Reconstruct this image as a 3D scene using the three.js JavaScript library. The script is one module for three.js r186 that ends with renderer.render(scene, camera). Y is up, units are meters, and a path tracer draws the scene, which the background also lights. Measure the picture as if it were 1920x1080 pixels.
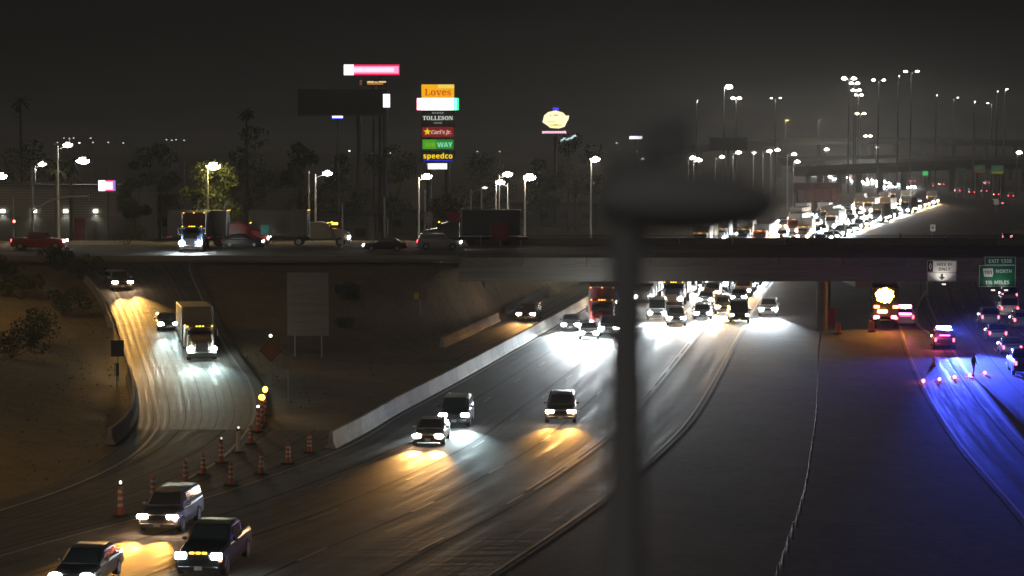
import * as THREE from 'three';
import { mergeGeometries } from 'three/addons/utils/BufferGeometryUtils.js';
import { RoundedBoxGeometry } from 'three/addons/geometries/RoundedBoxGeometry.js';
import { MarchingCubes } from 'three/addons/objects/MarchingCubes.js';

// ---------------------------------------------------------------- camera, sky, night light, exposure
const scene = new THREE.Scene();
const EYE = 18, TILT = 0.0679, FOCAL = 4000;           // a traffic camera on an 18 m mast, long lens (FOCAL in photo pixels)
const camera = new THREE.PerspectiveCamera(2 * Math.atan(540 / FOCAL) * 180 / Math.PI, 16 / 9, 0.5, 9000);
camera.position.set(0, EYE, 0);
camera.rotation.set(-TILT, 0, 0);
camera.focus = 190;
camera.userData.fStop = 1.35;
const renderer = new THREE.WebGLRenderer({ antialias: true });
renderer.toneMapping = THREE.LinearToneMapping;
renderer.toneMappingExposure = 1;
renderer.shadowMap.enabled = true;
{ // city night sky: even grey-brown glow, a little stronger low down all round
  const W = 64, H = 64, d = new Float32Array(W * H * 4);
  for (let r = 0; r < H; r++) {
    const el = Math.max(0, ((r + 0.5) / H - 0.5) * 180), k = 0.0022 + 0.0036 * Math.exp(-el / 9);
    for (let c = 0; c < W; c++) { const i = (r * W + c) * 4; d[i] = k * 1.02; d[i + 1] = k; d[i + 2] = k * 0.93; d[i + 3] = 1; }
  }
  const t = new THREE.DataTexture(d, W, H, THREE.RGBAFormat, THREE.FloatType);
  t.mapping = THREE.EquirectangularReflectionMapping; t.magFilter = THREE.LinearFilter; t.needsUpdate = true;
  scene.background = t; scene.environment = t;
}
const moon = new THREE.DirectionalLight(new THREE.Color(1, 0.93, 0.85), 0.14);   // dim, very soft light of the lit-up night sky
moon.position.set(-60, 160, 20); moon.target.position.set(0, 0, -150); moon.shadow.radius = 90; moon.castShadow = true;
Object.assign(moon.shadow.camera, { left: -300, right: 300, top: 300, bottom: -300, far: 900 });
scene.add(moon, moon.target);

// ---------------------------------------------------------------- helpers
let seed = 7;
const rnd = () => { seed = (seed * 1664525 + 1013904223) >>> 0; return seed / 4294967296; };
const rr = (a, b) => a + (b - a) * rnd();
const V = (x, y, z) => new THREE.Vector3(x, y, z);
const taken = new Map();
function numbered(n) { const k = taken.get(n) ?? 0; taken.set(n, k + 1); return k ? `${n}_${String(k).padStart(3, '0')}` : n; }
function tag(o, label, category, group) { o.userData.label = label; o.userData.category = category; if (group) o.userData.group = group; return o; }
function thing(name, label, category, pos = [0, 0, 0], turn = 0, group) {
  const o = new THREE.Group(); o.name = numbered(name); o.position.set(...pos); o.rotation.y = turn; scene.add(o);
  return tag(o, label, category, group);
}
function part(name, g, m, parent) {
  const o = new THREE.Mesh(g, m); o.name = name; o.castShadow = o.receiveShadow = true; parent.add(o); return o;
}
function struct(name, g, m, parent = scene) {
  const o = part(parent === scene ? numbered(name) : name, g, m, parent); if (parent === scene) o.userData.kind = 'structure'; return o;
}
const cache = new Map();
const keep = (k, f) => { if (!cache.has(k)) cache.set(k, f()); return cache.get(k); };
function box(w, h, d, x = 0, y = 0, z = 0, r = 0) {
  const g = r ? new RoundedBoxGeometry(w, h, d, 2, r) : new THREE.BoxGeometry(w, h, d); return g.translate(x, y, z);
}
function cyl(r0, r1, h, x = 0, y = 0, z = 0, n = 12) { return new THREE.CylinderGeometry(r1, r0, h, n).translate(x, y + h / 2, z); }
function rod(a, b, r, n = 8, r2 = r) {
  const A = V(...a), B = V(...b), d = B.clone().sub(A), g = new THREE.CylinderGeometry(r2, r, d.length(), n);
  g.applyQuaternion(new THREE.Quaternion().setFromUnitVectors(V(0, 1, 0), d.normalize())); return g.translate((A.x + B.x * 1) / 2, (A.y + B.y) / 2, (A.z + B.z) / 2);
}
const merge = (l) => { const a = l.map((g) => { const q = g.index ? g.toNonIndexed() : g; for (const k of Object.keys(q.attributes)) if (!['position', 'normal', 'uv'].includes(k)) q.deleteAttribute(k); return q; }); return mergeGeometries(a); };
function mat(r, g, b, rough = 0.7, o = {}) { return new THREE.MeshStandardMaterial({ color: new THREE.Color().setRGB(r, g, b), roughness: rough, ...o }); }
function glow(r, g, b, k, o = {}) { return new THREE.MeshStandardMaterial({ color: 0x000000, emissive: new THREE.Color().setRGB(r, g, b), emissiveIntensity: k, roughness: 0.4, ...o }); }
// smooth table lookup
function along(tbl) {
  return (z) => {
    const n = tbl.length; if (z <= tbl[0][0]) { const [a, b] = tbl; return a[1] + (z - a[0]) * (b[1] - a[1]) / (b[0] - a[0]); }
    if (z >= tbl[n - 1][0]) { const a = tbl[n - 2], b = tbl[n - 1]; return b[1] + (z - b[0]) * (b[1] - a[1]) / (b[0] - a[0]); }
    let i = 0; while (z > tbl[i + 1][0]) i++;
    const p = (k) => tbl[Math.max(0, Math.min(n - 1, k))], s = (k) => { const a = p(k - 1), b = p(k + 1); return (b[1] - a[1]) / (b[0] - a[0]); };
    const h = p(i + 1)[0] - p(i)[0], t = (z - p(i)[0]) / h, t2 = t * t, t3 = t2 * t;
    return (2 * t3 - 3 * t2 + 1) * p(i)[1] + (t3 - 2 * t2 + t) * h * s(i) + (3 * t2 - 2 * t3) * p(i + 1)[1] + (t3 - t2) * h * s(i + 1);
  };
}
const slope = (f, z) => (f(z + 1) - f(z - 1)) / 2;
const smooth = (a, b, x) => { const t = Math.max(0, Math.min(1, (x - a) / (b - a))); return t * t * (3 - 2 * t); };

// ---------------------------------------------------------------- the lie of the land (metres; distance Z runs away from the camera mast)
const barrierX = along([[60, -34], [80, -27.5], [93.6, -22.5], [105, -17.2], [124.6, -10.8], [139.7, -8.2], [153.4, -5.7], [171, -2.6], [219, 5.5], [290, 17], [365, 30], [450, 50], [567, 86], [700, 122], [850, 140], [1030, 148], [1263, 165], [1500, 185]]);
const innerX = along([[60, -9], [75, -4.5], [89.7, 0], [103.9, 4.1], [115.6, 7.05], [133.8, 11.1], [151.6, 14.2], [204.5, 22.5], [290, 37], [365, 55], [450, 77], [567, 110], [640, 130], [740, 150], [850, 162], [1030, 170], [1263, 190], [1500, 210]]);
const farInnerX = along([[60, 21], [84, 22.6], [103.3, 24.4], [128, 26.6], [159, 30.4], [193.5, 35.4], [250, 44.5], [365, 68], [450, 90], [567, 124], [700, 158], [850, 184], [1030, 196], [1263, 216], [1500, 238]]);
const farOuterX = (z) => farInnerX(z) + 21;
const rampLeftX = along([[60, -60], [84, -36], [98, -27.5], [104, -25], [112.3, -22.9], [122, -21.9], [132.6, -22.3], [138, -23], [151, -25.5], [168, -28.9], [190, -34.5], [203, -39.5], [212, -45]]);
const rampRightX = along([[112, -17.6], [121, -16.6], [137, -16.8], [151, -18.4], [166, -21], [181, -24.9], [195, -28.6], [205, -31], [212, -32]]);
const DECK = 6.4;
function height(x, z) {
  let h = DECK * smooth(165, 215, z) * (1 - 0.75 * smooth(250, 330, z)) * (1 - smooth(420, 700, z));
  const l = barrierX(z) - 6.4 - x, r = x - farOuterX(z) - 2;
  const run = 13 - 9.5 * smooth(186, 204, z);
  h *= Math.max(smooth(0, run, l), smooth(0, run, r));
  if (z < 230) { const b = rampLeftX(Math.min(z, 212)) - 3 - x; if (b > 0) h += 0.16 * Math.min(b, 26) * (1 - smooth(195, 214, z)); }
  return h;
}
// survey: where a sight line of the photograph (1920 x 1080) meets the land, and the point on it at a given distance
function sight(px, py) {
  const u = (px - 960) / FOCAL, v = (540 - py) / FOCAL, c = Math.cos(TILT), s = Math.sin(TILT);
  return V(u, v * c - s, -(c + v * s)).multiplyScalar(1 / (c + v * s));
}
function at(px, py, Z) { const d = sight(px, py); return V(d.x * Z, EYE + d.y * Z, -Z); }
function land(px, py, up = 0) {
  const d = sight(px, py); let a = 60, b = 60;
  const f = (z) => EYE + d.y * z - height(d.x * z, z) - up;
  while (b < 3000 && f(b) > 0) { a = b; b += 2; }
  for (let i = 0; i < 30; i++) { const m = (a + b) / 2; f(m) > 0 ? a = m : b = m; }
  return V(d.x * b, height(d.x * b, b), -b);
}

// ---------------------------------------------------------------- procedural textures
function noise2(w, h, sx, sy, sd) { // tiling value noise with cell counts sx, sy
  let s = sd; const r = () => { s = (s * 1664525 + 1013904223) >>> 0; return s / 4294967296; };
  const g = Float32Array.from({ length: sx * sy }, r), o = new Float32Array(w * h);
  for (let y = 0; y < h; y++) for (let x = 0; x < w; x++) {
    const fx = x / w * sx, fy = y / h * sy, ix = Math.floor(fx), iy = Math.floor(fy), tx = fx - ix, ty = fy - iy, ax = tx * tx * (3 - 2 * tx), ay = ty * ty * (3 - 2 * ty);
    const q = (i, j) => g[((iy + j) % sy) * sx + (ix + i) % sx];
    o[y * w + x] = (q(0, 0) * (1 - ax) + q(1, 0) * ax) * (1 - ay) + (q(0, 1) * (1 - ax) + q(1, 1) * ax) * ay;
  }
  return o;
}
const enc = (v) => Math.round(255 * Math.max(0, Math.min(1, v <= 0.0031308 ? v * 12.92 : 1.055 * Math.pow(v, 1 / 2.4) - 0.055)));
function texture(w, h, f, srgb, ru = 1, rv = 1) {
  const d = new Uint8Array(w * h * 4);
  for (let y = 0; y < h; y++) for (let x = 0; x < w; x++) {
    const c = f(x, y, y * w + x), i = (y * w + x) * 4;
    for (let k = 0; k < 3; k++) d[i + k] = srgb ? enc(c[k]) : Math.round(255 * Math.max(0, Math.min(1, c[k] ?? c[0])));
    d[i + 3] = 255;
  }
  const t = new THREE.DataTexture(d, w, h); t.wrapS = t.wrapT = THREE.RepeatWrapping; t.magFilter = THREE.LinearFilter; t.minFilter = THREE.LinearMipmapLinearFilter;
  if (srgb) t.colorSpace = THREE.SRGBColorSpace; t.repeat.set(ru, rv); t.needsUpdate = true; return t;
}
// concrete lanes: u is 1 per lane, four lanes to a tile; v is metres, 48 m to a tile
function laneTextures(tone, sd) {
  const W = 512, H = 1024, n1 = noise2(W, H, 128, 10, sd), n2 = noise2(W, H, 24, 40, sd + 1), n3 = noise2(W, H, 256, 512, sd + 2), n4 = noise2(W, H, 60, 3, sd + 3), n5 = noise2(W, H, 9, 7, sd + 4);
  const lane = (x) => (x / W * 4) % 1;
  const track = (x) => { const u = lane(x); return Math.exp(-(((u - 0.26) / 0.09) ** 2)) + Math.exp(-(((u - 0.74) / 0.09) ** 2)); };
  const oil = (x) => Math.exp(-(((lane(x) - 0.5) / 0.08) ** 2));
  const joint = (x, y) => { const u = lane(x), v = (y / H * 48) % 4.57; return (Math.min(u, 1 - u) < 0.02 ? 1 : 0) + (v < 0.07 ? 0.8 : 0); };
  const crack = (i) => (Math.abs(n1[i] - 0.5) < 0.01 && n5[i] > 0.72 ? 0.4 : 0);
  const map = texture(W, H, (x, y, i) => {
    let k = tone * (0.46 + 0.5 * n1[i] + 0.28 * n2[i] + 0.3 * (n3[i] - 0.5) + 0.5 * n4[i] - 0.16 * oil(x) - 0.3 * track(x) * n5[i]);
    k *= 1 - 0.72 * Math.min(1, joint(x, y) + crack(i)); return [k, k * 0.95, k * 0.87];
  }, true, 0.25, 1 / 48);
  const rough = texture(W, H, (x, y, i) => [0.6 + 0.22 * n1[i] + 0.16 * n4[i] - 0.1 * track(x) + 0.08 * n3[i] + 0.25 * Math.min(1, joint(x, y) + crack(i))], false, 0.25, 1 / 48);
  return { map, roughnessMap: rough };
}
const lanesT = laneTextures(0.12, 11);
const bumpT = (() => { // ground texture across the lane: transverse tining and waviness
  const W = 256, H = 1024, a = noise2(W, H, 6, 110, 31), b = noise2(W, H, 14, 300, 32), c = noise2(W, H, 64, 512, 33);
  return texture(W, H, (x, y, i) => [0.5 * a[i] + 0.3 * b[i] + 0.2 * c[i]], false, 0.25, 1 / 48);
})();
const lanesM = new THREE.MeshPhysicalMaterial({ ...lanesT, roughness: 1, specularIntensity: 0.12, bumpMap: bumpT, bumpScale: 0.007 });
const rampM = new THREE.MeshPhysicalMaterial({ ...lanesT, roughness: 0.9, specularIntensity: 0.6, bumpMap: bumpT, bumpScale: 0.025 });
const speckleT = (() => {
  const a = noise2(512, 512, 256, 256, 41), b = noise2(512, 512, 40, 40, 42), c = noise2(512, 512, 7, 7, 43);
  return (t, lo, ru) => texture(512, 512, (x, y, i) => { const k = lo + (1.3 - lo) * (0.45 * a[i] + 0.3 * b[i] + 0.25 * c[i]) * 1.3; return [t[0] * k, t[1] * k, t[2] * k]; }, true, ru, ru);
})();
const asphaltM = new THREE.MeshPhysicalMaterial({ map: speckleT([0.115, 0.1, 0.1], 0.55, 1 / 18), roughness: 0.92, specularIntensity: 0.3 });
const soilM = new THREE.MeshStandardMaterial({ map: speckleT([0.2, 0.15, 0.085], 0.35, 1 / 9), roughness: 0.95 });
const concreteM = new THREE.MeshStandardMaterial({ map: speckleT([0.36, 0.34, 0.3], 0.5, 1 / 3), roughness: 0.85 });
const concreteDarkM = new THREE.MeshStandardMaterial({ map: speckleT([0.26, 0.24, 0.21], 0.45, 1 / 3), roughness: 0.85 });
const bridgeM2 = new THREE.MeshStandardMaterial({ map: speckleT([0.17, 0.155, 0.13], 0.4, 1 / 4), roughness: 0.9 });
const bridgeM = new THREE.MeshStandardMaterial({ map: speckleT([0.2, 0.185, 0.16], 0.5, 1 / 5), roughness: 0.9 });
const worn = (t) => new THREE.MeshStandardMaterial({ map: speckleT(t, 0.15, 0.31), roughness: 0.7 }), paintW = worn([0.5, 0.48, 0.44]), paintY = worn([0.34, 0.24, 0.07]), wornW = worn([0.36, 0.34, 0.31]);
const steel = mat(0.3, 0.3, 0.3, 0.45, { metalness: 0.6 }), galv = mat(0.42, 0.42, 0.41, 0.55, { metalness: 0.3 }), darkSteel = mat(0.06, 0.06, 0.062, 0.5, { metalness: 0.4 });
const black = mat(0.015, 0.015, 0.016, 0.6), rubber = mat(0.02, 0.02, 0.02, 0.85), glassM = mat(0.012, 0.014, 0.016, 0.06);

// ---------------------------------------------------------------- ground and roads
function strip(xl, xr, z0, z1, dz, up, cols, uPerM) { // a road surface between two edges; uv: u in lanes or metres, v in metres
  const P = [], U = [], I = [], rows = []; for (let z = z0; z < z1; z += dz * Math.max(1, z / 250)) rows.push(z); rows.push(z1);
  let run = 0, last = null;
  rows.forEach((z, r) => {
    const a = xl(z), b = xr(z), mid = V((a + b) / 2, 0, z); if (last) run += mid.distanceTo(last); last = mid;
    for (let c = 0; c <= cols; c++) { const x = a + (b - a) * c / cols; P.push(x, up(x, z), -z); U.push(uPerM ? x * uPerM : c, run); }
    if (r) for (let c = 0; c < cols; c++) { const k = (r - 1) * (cols + 1) + c; I.push(k, k + 1, k + cols + 1, k + 1, k + cols + 2, k + cols + 1); }
  });
  const g = new THREE.BufferGeometry(); g.setAttribute('position', new THREE.Float32BufferAttribute(P, 3)); g.setAttribute('uv', new THREE.Float32BufferAttribute(U, 2)); g.setIndex(I); g.computeVertexNormals(); return g;
}
{ // terrain, fine near the roads
  const xs = [], zs = [];
  for (let x = -900; x < -90; x += 30) xs.push(x); for (let x = -90; x < 90; x += 1.6) xs.push(x); for (let x = 90; x <= 1300; x += 10) xs.push(x);
  for (let z = 20; z < 270; z += 1.6) zs.push(z); for (let z = 270; z < 700; z += 6) zs.push(z); for (let z = 700; z <= 4200; z *= 1.08) zs.push(z); zs.push(8000);
  const P = [], U = [], I = [], n = xs.length, ns = noise2(256, 256, 60, 60, 51);
  zs.forEach((z, r) => xs.forEach((x, c) => {
    const inside = x > barrierX(z) - 6 && x < farOuterX(z) + 1.5, ramp = z > 100 && z < 214 && x > rampLeftX(z) - 1.6 && x < Math.max(rampRightX(Math.max(z, 112)) + 1, z < 134 ? 99 : -99), street = z > 207 && z < 246;
    const bump = inside || ramp || street ? 0 : 0.28 * (ns[(Math.floor(Math.abs(z)) % 256) * 256 + Math.floor(Math.abs(x * 1.3)) % 256] - 0.5);
    P.push(x, height(x, z) - 0.16 + bump, -z); U.push(x, z);
    if (r && c) { const k = r * n + c; I.push(k - n - 1, k - n, k - 1, k - n, k, k - 1); }
  }));
  const g = new THREE.BufferGeometry(); g.setAttribute('position', new THREE.Float32BufferAttribute(P, 3)); g.setAttribute('uv', new THREE.Float32BufferAttribute(U, 2)); g.setIndex(I); g.computeVertexNormals();
  struct('ground', g, soilM);
}
const flat = (y) => () => y;
const LANES = 5, laneX = (f) => (z) => { const a = barrierX(z) + 1.1, b = innerX(z) - 0.9; return a + (b - a) * f; };
const carriageway = struct('oncoming_carriageway', strip((z) => barrierX(z) - 0.3, innerX, 66, 1500, 1.5, flat(0), 5), lanesM);
const median = struct('median', strip(innerX, farInnerX, 66, 1500, 2, flat(-0.012), 6, 1), asphaltM);
const carriageway2 = struct('outbound_carriageway', strip(farInnerX, farOuterX, 66, 1500, 1.5, flat(0), 6), lanesM);
struct('gore_pavement', strip((z) => rampLeftX(z) - 1.4, (z) => barrierX(z) - 0.3, 70, 133, 1.5, flat(0.001), 5), lanesM);
const ramp = struct('entrance_ramp', strip((z) => rampLeftX(z) - 1.4, (z) => rampRightX(z) + 0.8, 133, 213, 1, (x, z) => height(x, z) + 0.012, 8), rampM);
struct('slip_lane', strip((z) => barrierX(z) - 6, (z) => barrierX(z) - 0.3, 176, 420, 2, flat(-0.004), 2), lanesM);
const street = struct('cross_street', strip(() => -200, () => -5, 209, 243, 2, flat(DECK + 0.02), 30, 0.28), asphaltM);
// painted lines: each is its own sheet a few millimetres above the pavement it belongs to
function line(f, w, z0, z1, up, m, parent, name = 'painted_line') {
  const g = strip((z) => f(z) - w / 2, (z) => f(z) + w / 2, z0, z1, 1.5, up, 1); return struct(name, g, m, parent);
}
line((z) => barrierX(z) + 0.75, 0.16, 70, 420, flat(0.008), wornW, carriageway, 'edge_line');
line((z) => innerX(z) - 0.45, 0.16, 70, 900, flat(0.008), paintY, carriageway, 'edge_line');
for (let k = 1; k < LANES; k++) for (let z = 72 + k * 2.3; z < 240; z += 12.2) line(laneX(k / LANES), 0.13, z, z + 3.05, flat(0.008), k === 4 ? paintW : wornW, carriageway, 'lane_dash');
line(laneX(0.81), 0.13, 110, 420, flat(0.009), paintW, carriageway, 'lane_line'); line(laneX(0.79), 0.13, 110, 420, flat(0.009), paintW, carriageway, 'lane_line');
line((z) => farInnerX(z) + 0.4, 0.16, 70, 900, flat(0.008), paintY, carriageway2, 'edge_line');
line((z) => farInnerX(z) + 4.3, 0.26, 70, 420, flat(0.008), wornW, carriageway2, 'lane_line');
for (let k = 0; k < 3; k++) for (let z = 74 + k * 3; z < 240; z += 12.2) line((q) => farInnerX(q) + 8 + 3.66 * k, 0.13, z, z + 3.05, flat(0.008), paintW, carriageway2, 'lane_dash');
line(rampLeftX, 0.2, 100, 212, (x, z) => height(x, z) + 0.024, wornW, ramp, 'edge_line');
line(rampRightX, 0.2, 112, 210, (x, z) => height(x, z) + 0.024, wornW, ramp, 'edge_line');
line(() => -70, 140, 226, 226.2, flat(DECK + 0.028), paintY, street, 'centre_line');
{ // curved guide line on the median side under the bridge
  const c = new THREE.CatmullRomCurve3([[1748, 628], [1724, 612], [1717, 592], [1722, 570], [1737, 546]].map(([x, y]) => { const p = land(x, y); p.y = 0.012; return p; })), P = [], I = [];
  for (let i = 0; i <= 40; i++) { const p = c.getPoint(i / 40), t = c.getTangent(i / 40), n = V(t.z, 0, -t.x).normalize().multiplyScalar(0.17); P.push(p.x - n.x, p.y, p.z - n.z, p.x + n.x, p.y, p.z + n.z); if (i) { const k = i * 2; I.push(k - 2, k - 1, k, k - 1, k + 1, k); } }
  const g = new THREE.BufferGeometry(); g.setAttribute('position', new THREE.Float32BufferAttribute(P, 3)); g.setIndex(I); g.computeVertexNormals(); struct('guide_line', g, paintW, carriageway2);
}
// ---------------------------------------------------------------- concrete barriers, one part for each precast segment
function profile(w, h) { const s = new THREE.Shape(); s.moveTo(-w / 2, 0); s.lineTo(w / 2, 0); s.lineTo(w / 2, 0.09); s.lineTo(w * 0.24, 0.33); s.lineTo(w * 0.16, h - 0.02); s.lineTo(w * 0.13, h); s.lineTo(-w * 0.13, h); s.lineTo(-w * 0.16, h - 0.02); s.lineTo(-w * 0.24, 0.33); s.lineTo(-w / 2, 0.09); s.closePath(); return s; }
function barrier(name, label, pts, len, w, h, m, group) { // pts: world points of the foot
  const t = thing(name, label, 'barrier', [0, 0, 0], 0, group), c = new THREE.CatmullRomCurve3(pts), L = c.getLength(), n = Math.max(1, Math.round(L / len));
  const seg = new THREE.ExtrudeGeometry(profile(w, h), { depth: L / n - 0.05, bevelEnabled: true, bevelSize: 0.015, bevelThickness: 0.015, bevelSegments: 1 }).translate(0, 0, 0.02);
  for (let i = 0; i < n; i++) { const a = c.getPointAt(i / n), b = c.getPointAt((i + 1) / n), s = part('segment', seg, m[i % m.length], t); s.position.copy(a); s.position.y += rr(-0.012, 0.012); s.lookAt(b); s.rotation.z += rr(-0.008, 0.008); }
  return t;
}
const wallTones = [concreteM, new THREE.MeshStandardMaterial({ map: speckleT([0.31, 0.3, 0.27], 0.45, 1 / 3), roughness: 0.85 }), new THREE.MeshStandardMaterial({ map: speckleT([0.42, 0.4, 0.36], 0.45, 1 / 3), roughness: 0.85 })];
{ const p = []; for (let z = 125; z <= 262; z += 8) p.push(V(barrierX(z), 0, -z)); barrier('concrete_barrier', 'long row of pale concrete barrier segments along the oncoming lanes', p, 3.4, 0.62, 1.0, wallTones); }
{ const p = []; for (let z = 187; z <= 216; z += 4) p.push(V(barrierX(z) - 6.3, 0, -z)); barrier('concrete_barrier', 'short stretch of concrete barrier on the verge behind the long barrier', p, 3.6, 0.6, 0.9, wallTones); }
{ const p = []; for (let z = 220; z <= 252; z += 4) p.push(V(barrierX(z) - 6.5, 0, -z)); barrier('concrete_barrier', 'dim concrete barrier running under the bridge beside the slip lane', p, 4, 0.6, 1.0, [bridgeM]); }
{ const p = [[206, 833], [232, 812], [246, 790], [251, 765], [250, 735], [243, 708]].map(([x, y]) => land(x, y)); barrier('concrete_barrier', 'curved concrete barrier ending beside the foot of the ramp', p, 3, 0.62, 0.95, [concreteDarkM]); }
{ const p = []; for (let z = 184; z <= 203; z += 4) { const x = rampLeftX(z) - 1.9; p.push(V(x, height(x, z), -z)); } barrier('concrete_barrier', 'low concrete kerb wall on the left of the upper ramp', p, 3, 0.5, 0.6, [concreteDarkM]); }
const cableM = mat(0.13, 0.12, 0.11, 0.7);
{ // cable barrier along the middle of the median
  const t = thing('cable_barrier', 'thin cable barrier with small posts down the middle of the dark median', 'barrier'), f = (z) => (innerX(z) + farInnerX(z)) / 2, pg = cyl(0.05, 0.05, 0.8, 0, 0, 0, 6), c = [];
  for (let z = 80; z < 215; z += 3.2) { const p = part('post', pg, cableM, t); p.position.set(f(z), -0.012, -z); c.push(V(f(z), 0, -z)); }
  for (const h of [0.45, 0.58, 0.72]) part('cable', new THREE.TubeGeometry(new THREE.CatmullRomCurve3(c.map((v) => V(v.x, h, v.z))), 120, 0.012, 5), cableM, t);
}
// ---------------------------------------------------------------- the bridge that carries the cross street
{
  const t = thing('road_bridge', 'dark concrete road bridge carrying the cross street over the freeway', 'bridge'), x0 = -5, x1 = 110, w = x1 - x0, xm = (x0 + x1) / 2;
  part('deck', box(w, 0.35, 42, xm, DECK - 0.17, -221), bridgeM, t);
  for (let i = 0; i < 9; i++) part('girder', box(w, 1.05, 0.5, xm, DECK - 0.87, -200.45 - i * 5.05), bridgeM, t);
  for (const z of [-200.15, -241.85]) { const slab = box(5.94, 0.85, 0.3); for (let i = 0; i < 19; i++) part('parapet', slab, i % 3 ? bridgeM : bridgeM2, t).position.set(x0 + 3 + i * 6, DECK + 0.43, z + (i % 2) * 0.008); part('railing', merge([box(w, 0.06, 0.06, xm, DECK + 1.15, z), box(w, 0.05, 0.05, xm, DECK + 0.98, z)]), darkSteel, t); }
  const post = box(0.06, 0.32, 0.06); for (let x = x0 + 1; x < 60; x += 2.4) { const p = part('railing_post', post, darkSteel, t); p.position.set(x, DECK + 1.0, -200.15); }
  for (let z = 205; z < 240; z += 8) part('pier', cyl(0.55, 0.55, DECK - 1.4, (innerX(z) + farInnerX(z)) / 2, -0.02, -z, 16), bridgeM, t);
  part('pier_cap', box(1.5, 0.75, 36, 33.5, DECK - 1.75, -221), bridgeM, t).rotation.y = 0;
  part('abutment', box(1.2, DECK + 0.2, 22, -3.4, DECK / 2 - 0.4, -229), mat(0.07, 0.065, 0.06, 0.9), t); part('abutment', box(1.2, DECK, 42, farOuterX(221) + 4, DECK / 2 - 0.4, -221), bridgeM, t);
  part('street_surface', box(w, 0.03, 41, xm, DECK + 0.02, -221), asphaltM, t);
}
tag(part(numbered('roadside_wall'), box(60, 0.75, 0.28, -35.2, DECK + 0.2, -209.4), bridgeM, scene), 'low dark parapet wall edging the cross street above the embankment', 'wall');

// ---------------------------------------------------------------- flat print
function print(w, h, draw) {
  const c = document.createElement('canvas'); c.width = w; c.height = h; const x = c.getContext('2d'); draw(x, w, h);
  const t = new THREE.CanvasTexture(c); t.colorSpace = THREE.SRGBColorSpace; return t;
}
const text = (x, s, px, py, font, fill, wide) => { x.font = font; x.fillStyle = fill; x.textAlign = 'center'; x.textBaseline = 'middle'; x.fillText(s, px, py, wide); };
function panel(name, w, h, d, tex, k, parent, x, y, z, o = {}) { // a sign face with thickness: print on the front, k is its glow
  const m = k ? new THREE.MeshStandardMaterial({ color: 0x000000, emissive: 0xffffff, emissiveMap: tex, emissiveIntensity: k, roughness: 0.4 }) : new THREE.MeshStandardMaterial({ map: tex, roughness: 0.45 });
  const back = o.back ?? darkSteel; const g = new THREE.BoxGeometry(w, h, d), p = new THREE.Mesh(g, [back, back, back, back, m, back]); p.name = name; p.castShadow = p.receiveShadow = true; p.position.set(x, y, z); parent.add(p); return p;
}
function frame(w, h, b, d, z, m, parent) { return part('sign_border', merge([box(w, b, d, 0, h / 2 - b / 2, z), box(w, b, d, 0, b / 2 - h / 2, z), box(b, h - 2 * b, d, b / 2 - w / 2, 0, z), box(b, h - 2 * b, d, w / 2 - b / 2, 0, z)]), m, parent); }
// overhead signs on the bridge, lit from below by small sign lamps
function signLamps(t, xs, y, z, k) {
  for (const x of xs) {
    part('lamp_arm', rod([x, y, -0.15], [x, y - 0.05, z], 0.035, 6), steel, t); part('sign_lamp', box(0.34, 0.13, 0.2, x, y - 0.03, z + 0.02, 0.03), glow(1, 0.95, 0.85, 1.2), t);
    const s = new THREE.SpotLight(new THREE.Color(1, 0.96, 0.88), k, 0, 1.0, 0.9); s.name = 'sign_lamp_light'; s.position.set(x, y + 0.09, z); s.target.position.set(x, y + 1.6, 0); s.castShadow = true; t.add(s, s.target);
  }
}
{
  const p = at(1766, 508, 198.9), t = thing('lane_sign', 'white lane sign with a diamond and a black arrow pointing down, on the bridge', 'road sign', [p.x, p.y, p.z]);
  panel('sign_face', 2.75, 1.95, 0.06, print(512, 364, (x, w, h) => {
    x.fillStyle = '#e8e4da'; x.fillRect(0, 0, w, h); x.strokeStyle = '#111'; x.lineWidth = 6; x.strokeRect(8, 8, w - 16, h - 16); x.fillStyle = '#111'; x.fillRect(8, 8, 92, 190);
    x.fillStyle = '#e8e4da'; x.beginPath(); x.moveTo(54, 40); x.lineTo(80, 102); x.lineTo(54, 165); x.lineTo(28, 102); x.closePath(); x.fill(); x.fillStyle = '#111'; x.beginPath(); x.moveTo(54, 62); x.lineTo(69, 102); x.lineTo(54, 142); x.lineTo(39, 102); x.closePath(); x.fill();
    text(x, 'HOV 2+', 300, 66, 'bold 78px sans-serif', '#111'); text(x, 'ONLY', 300, 152, 'bold 78px sans-serif', '#111'); x.fillRect(8, 205, w - 16, 6);
    x.fillRect(238, 232, 36, 56); x.beginPath(); x.moveTo(196, 284); x.lineTo(316, 284); x.lineTo(256, 344); x.closePath(); x.fill();
  }), 0, t, 0, 0, 0, { back: galv });
  part('bracket', merge([box(0.1, 2.1, 0.1, -0.8, 0, -0.1), box(0.1, 2.1, 0.1, 0.8, 0, -0.1), box(0.12, 0.12, 1.0, -0.8, -0.4, -0.6), box(0.12, 0.12, 1.0, 0.8, -0.4, -0.6)]), steel, t);
  signLamps(t, [0], -1.15, 1.0, 7);
}
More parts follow.
